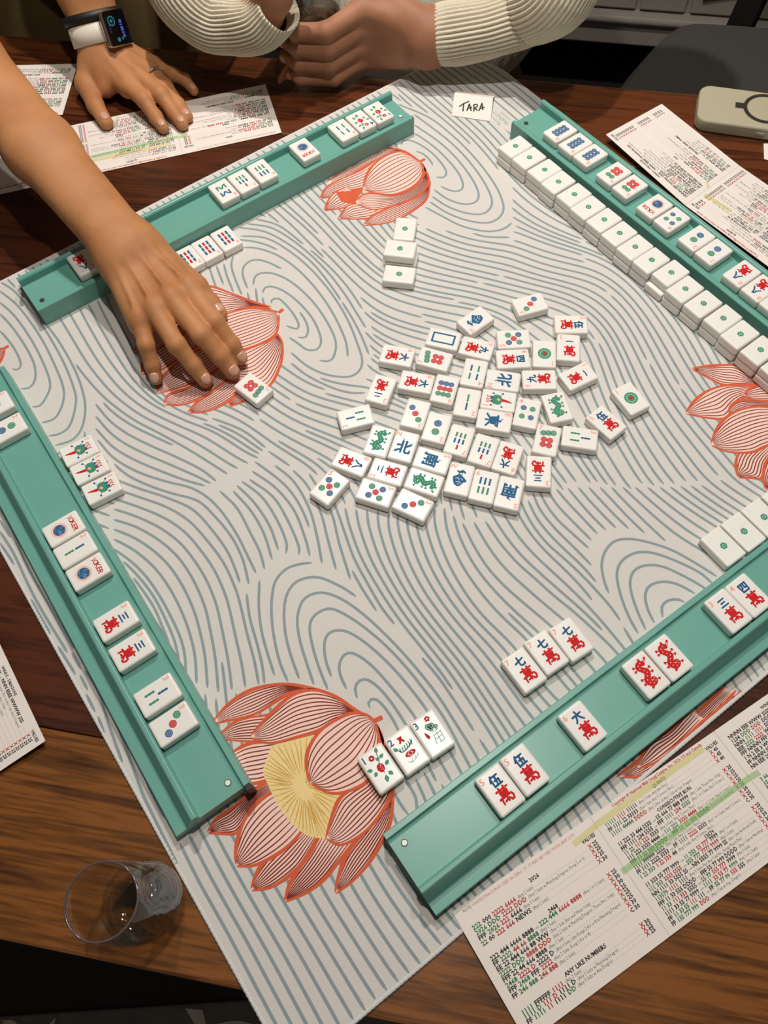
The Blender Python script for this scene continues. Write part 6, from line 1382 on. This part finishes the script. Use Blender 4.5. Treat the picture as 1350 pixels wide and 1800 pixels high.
for a in (1.2, 1.57, 1.94):
    bm = bmesh.new(); bmesh.ops.create_icosphere(bm, subdivisions=1, radius=1.15*MM); o = from_bm('stone', bm, M_silver, rg); o.location = Vector((ru*math.cos(a)+rv*math.sin(a))*12.0)*MM

# ---- person in the cream sweater holding the glass ----
pr = []
def cup_pt(deg, r, z): a = math.radians(deg); return np.array([CUPC[0]+r*math.cos(a), CUPC[1]+r*math.sin(a), z])
W3 = gp(752, 74, 46)
F3 = {}
for k, z, R in (('i', 69, (11.2, 9.8, 8.6, 7.4)), ('m', 50, (11.6, 10.2, 8.8, 7.6)), ('r', 31, (11.2, 9.8, 8.4, 7.2)), ('p', 13.5, (10, 8.6, 7.6, 6.6))):
    j = [cup_pt(-14, 58, z+4), cup_pt(-72 if k != 'p' else -66, 46 if k != 'p' else 46, z), cup_pt(-118, 42.6, z-1), cup_pt(-150 if k != 'p' else -140, 41, z-1)]
    F3[k] = (j, R); finger(pr, j, R, 3.0)
    w = W3+np.array([4, 4, (z-44)*0.42]); pr.append(rc(w, j[0], 17, 13.5, 9)); pr.append(rc(lin(w, j[0], 0.4)+np.array([0, -11, 2]), j[0]+np.array([2, -8, 0]), 2, 2.6, 4))
t3_ = [W3+np.array([-10, 10, 20]), cup_pt(14, 52, 88), cup_pt(48, 47, 93), cup_pt(80, 45, 92)]
finger(pr, t3_, (15, 12, 10, 8.6), 5)
E3 = gp(985, -10, 120)
SL3 = [gp(766, 62, 48), gp(815, 54, 52), gp(868, 42, 58), gp(925, 18, 74)]
for a, b, r0, r1 in ((W3, SL3[0], 21.5, 22), (SL3[0], SL3[2], 22, 24), (SL3[2], SL3[3], 24, 25)): pr += [rc(a+np.array([0, 0, 6]), b+np.array([0, 0, 6]), r0, r1, 10), rc(a-np.array([0, 0, 6]), b-np.array([0, 0, 6]), r0, r1, 10)]
V3, Q3 = sdf_mesh(pr, 1.8)
pr = []; W4 = gp(480, -14, 118)
c4 = np.array([CUPC[0], CUPC[1], 0])
for k, z in enumerate((128, 114, 100, 88)):
    j = [cup_pt(195, 60, z), cup_pt(150, 46, z), cup_pt(112, 43, z), cup_pt(82, 42, z)]; finger(pr, j, (10.6, 9.2, 8.2, 7.2)); pr.append(rc(W4+np.array([0, 4, (z-108)*0.4]), j[0], 16, 12.5, 9))
j = [W4+np.array([10, -6, 22]), cup_pt(215, 55, 128), cup_pt(240, 47, 134), cup_pt(262, 45, 134)]; finger(pr, j, (14, 11, 9.4, 8.2), 5)
E4 = gp(330, -40, 120)
pr += [rc(W4, gp(462, 24, 90), 19, 20, 10), rc(gp(462, 24, 90), gp(410, 42, 76), 20, 26, 10)]
V4, Q4 = sdf_mesh(pr, 2.2)
p2 = mk('person', np.vstack([V3, V4]), np.vstack([Q3, Q4+len(V3)]), SK2, None, True); tag(p2, 'person in a cream ribbed sweater holding a clear glass with both hands', 'person')
for k in 'imrp':
    j, R = F3[k]; nail(j, R[3], p2, (j[-1]-np.array([CUPC[0], CUPC[1], j[-1][2]])), 9.5)
def knit(name):
    m = bpy.data.materials.new(name); m.use_nodes = True; nt = m.node_tree; b = nt.nodes['Principled BSDF']; L = nt.links.new
    b.inputs['Base Color'].default_value = srgb(212, 202, 180); b.inputs['Roughness'].default_value = 0.95; b.inputs['Specular IOR Level'].default_value = 0.15; b.inputs['Sheen Weight'].default_value = 0.25
    tc = nt.nodes.new('ShaderNodeTexCoord'); n2 = nt.nodes.new('ShaderNodeTexNoise'); n2.inputs['Scale'].default_value = 420; n2.inputs['Detail'].default_value = 3; L(tc.outputs['Object'], n2.inputs['Vector'])
    bp = nt.nodes.new('ShaderNodeBump'); bp.inputs['Strength'].default_value = 0.55; bp.inputs['Distance'].default_value = 0.0012; L(n2.outputs['Fac'], bp.inputs['Height']); L(bp.outputs['Normal'], b.inputs['Normal'])
    return m
M_knit = knit('cream_rib_knit')
def sleeve(name, path, radii, ribs, parent, amp=1.7, roll=0.0, per=False, folds=0.0):
    P = resample(catmull(path, 10), 110); R = np.interp(np.linspace(0, 1, 110), np.linspace(0, 1, len(radii)), radii); n = ribs*8; V = []; F = []
    T_ = np.gradient(P, axis=0); T_ /= np.linalg.norm(T_, axis=1)[:, None]; u = np.cross(T_[0], (0, 0, 1.0)); u /= np.linalg.norm(u)
    for i in range(110):
        u = u-T_[i]*(u@T_[i]); u /= np.linalg.norm(u); v = np.cross(T_[i], u)
        for k in range(n):
            a = 2*math.pi*k/n+roll*i; c = abs(math.cos(ribs*a/2)); en_ = min(1.0, (i+1)/5)
            r = R[i]*(0.93+0.07*en_**0.5)+amp*(2*c-1)*(0.08+0.92*en_)+folds*en_*math.sin(i*0.30+2.2*math.sin(a*2+1))*math.sin(a+0.5)
            V.append(P[i]+(u*math.cos(2*math.pi*k/n)+v*math.sin(2*math.pi*k/n))*r)
    for i in range(109):
        for k in range(n): q = (k+1) % n; F.append((i*n+k, i*n+q, (i+1)*n+q, (i+1)*n+k))
    # turned-in end at the cuff so that the opening has thickness
    b = len(V)
    for k in range(n): V.append(P[4]+(V[k]-P[0])*0.80)
    for k in range(n): q = (k+1) % n; F.append((k, b+k, b+q, q))
    return mk(name, V, F, M_knit, parent, True)
S3 = np.array([330, 1130, 300.0]); S4 = np.array([-150, 1150, 300.0])
sleeve('sleeve', [gp(766, 62, 48), gp(815, 54, 54), gp(868, 43, 60), gp(925, 20, 74), E3+np.array([10, 20, 0]), lin(E3, S3, 0.35), S3], (31, 32.5, 35, 40, 48, 55, 60), 42, p2, 1.3, 0.0, False, 1.4)
sleeve('sleeve', [gp(490, 10, 104), gp(474, 26, 92), gp(452, 40, 82), gp(410, 42, 76), gp(360, 28, 82), E4+np.array([-14, 14, 0]), lin(E4, S4, 0.35), S4], (27, 29, 34, 42, 48, 52, 56, 62), 44, p2, 1.5, 0.010, False, 1.8)
V, F = sdf_mesh([rc(S3, S4, 66, 66, 30), rc((90, 1150, 260), (85, 1130, -60), 112, 128, 50), rc((30, 1120, -40), (150, 1100, -40), 118, 118, 40)], 7.0)
A = np.arctan2(V[:, 1]-1135, V[:, 0]-88); nrm_ = np.stack([np.cos(A), np.sin(A), 0*A], 1); V = V+nrm_*(2.2*(2*np.abs(np.cos(40*A))-1))[:, None]
mk('sweater_body', V, F, M_knit, p2, True)
M_jean = mat('brown_trousers', srgb(86, 70, 56), 0.9, 0.15, 60, 0.3, 700, 0.2)
V, F = sdf_mesh([rc((20, 1130, -190), (0, 900, -250), 92, 74, 30), rc((0, 900, -250), (-10, 880, -690), 66, 50, 20), rc((160, 1120, -190), (190, 880, -250), 92, 74, 30), rc((190, 880, -250), (200, 860, -690), 66, 50, 20)], 8.0)
mk('trousers', V, F, M_jean, p2, True)
for x, y in ((-10, 880), (200, 860)):
    V, F = sdf_mesh([rc((x, y, -720), (x, y-100, -728), 30, 20, 10)], 5.0); V[:, 2] = np.maximum(V[:, 2], -749); mk('shoe', V, F, M_blk, p2, True)
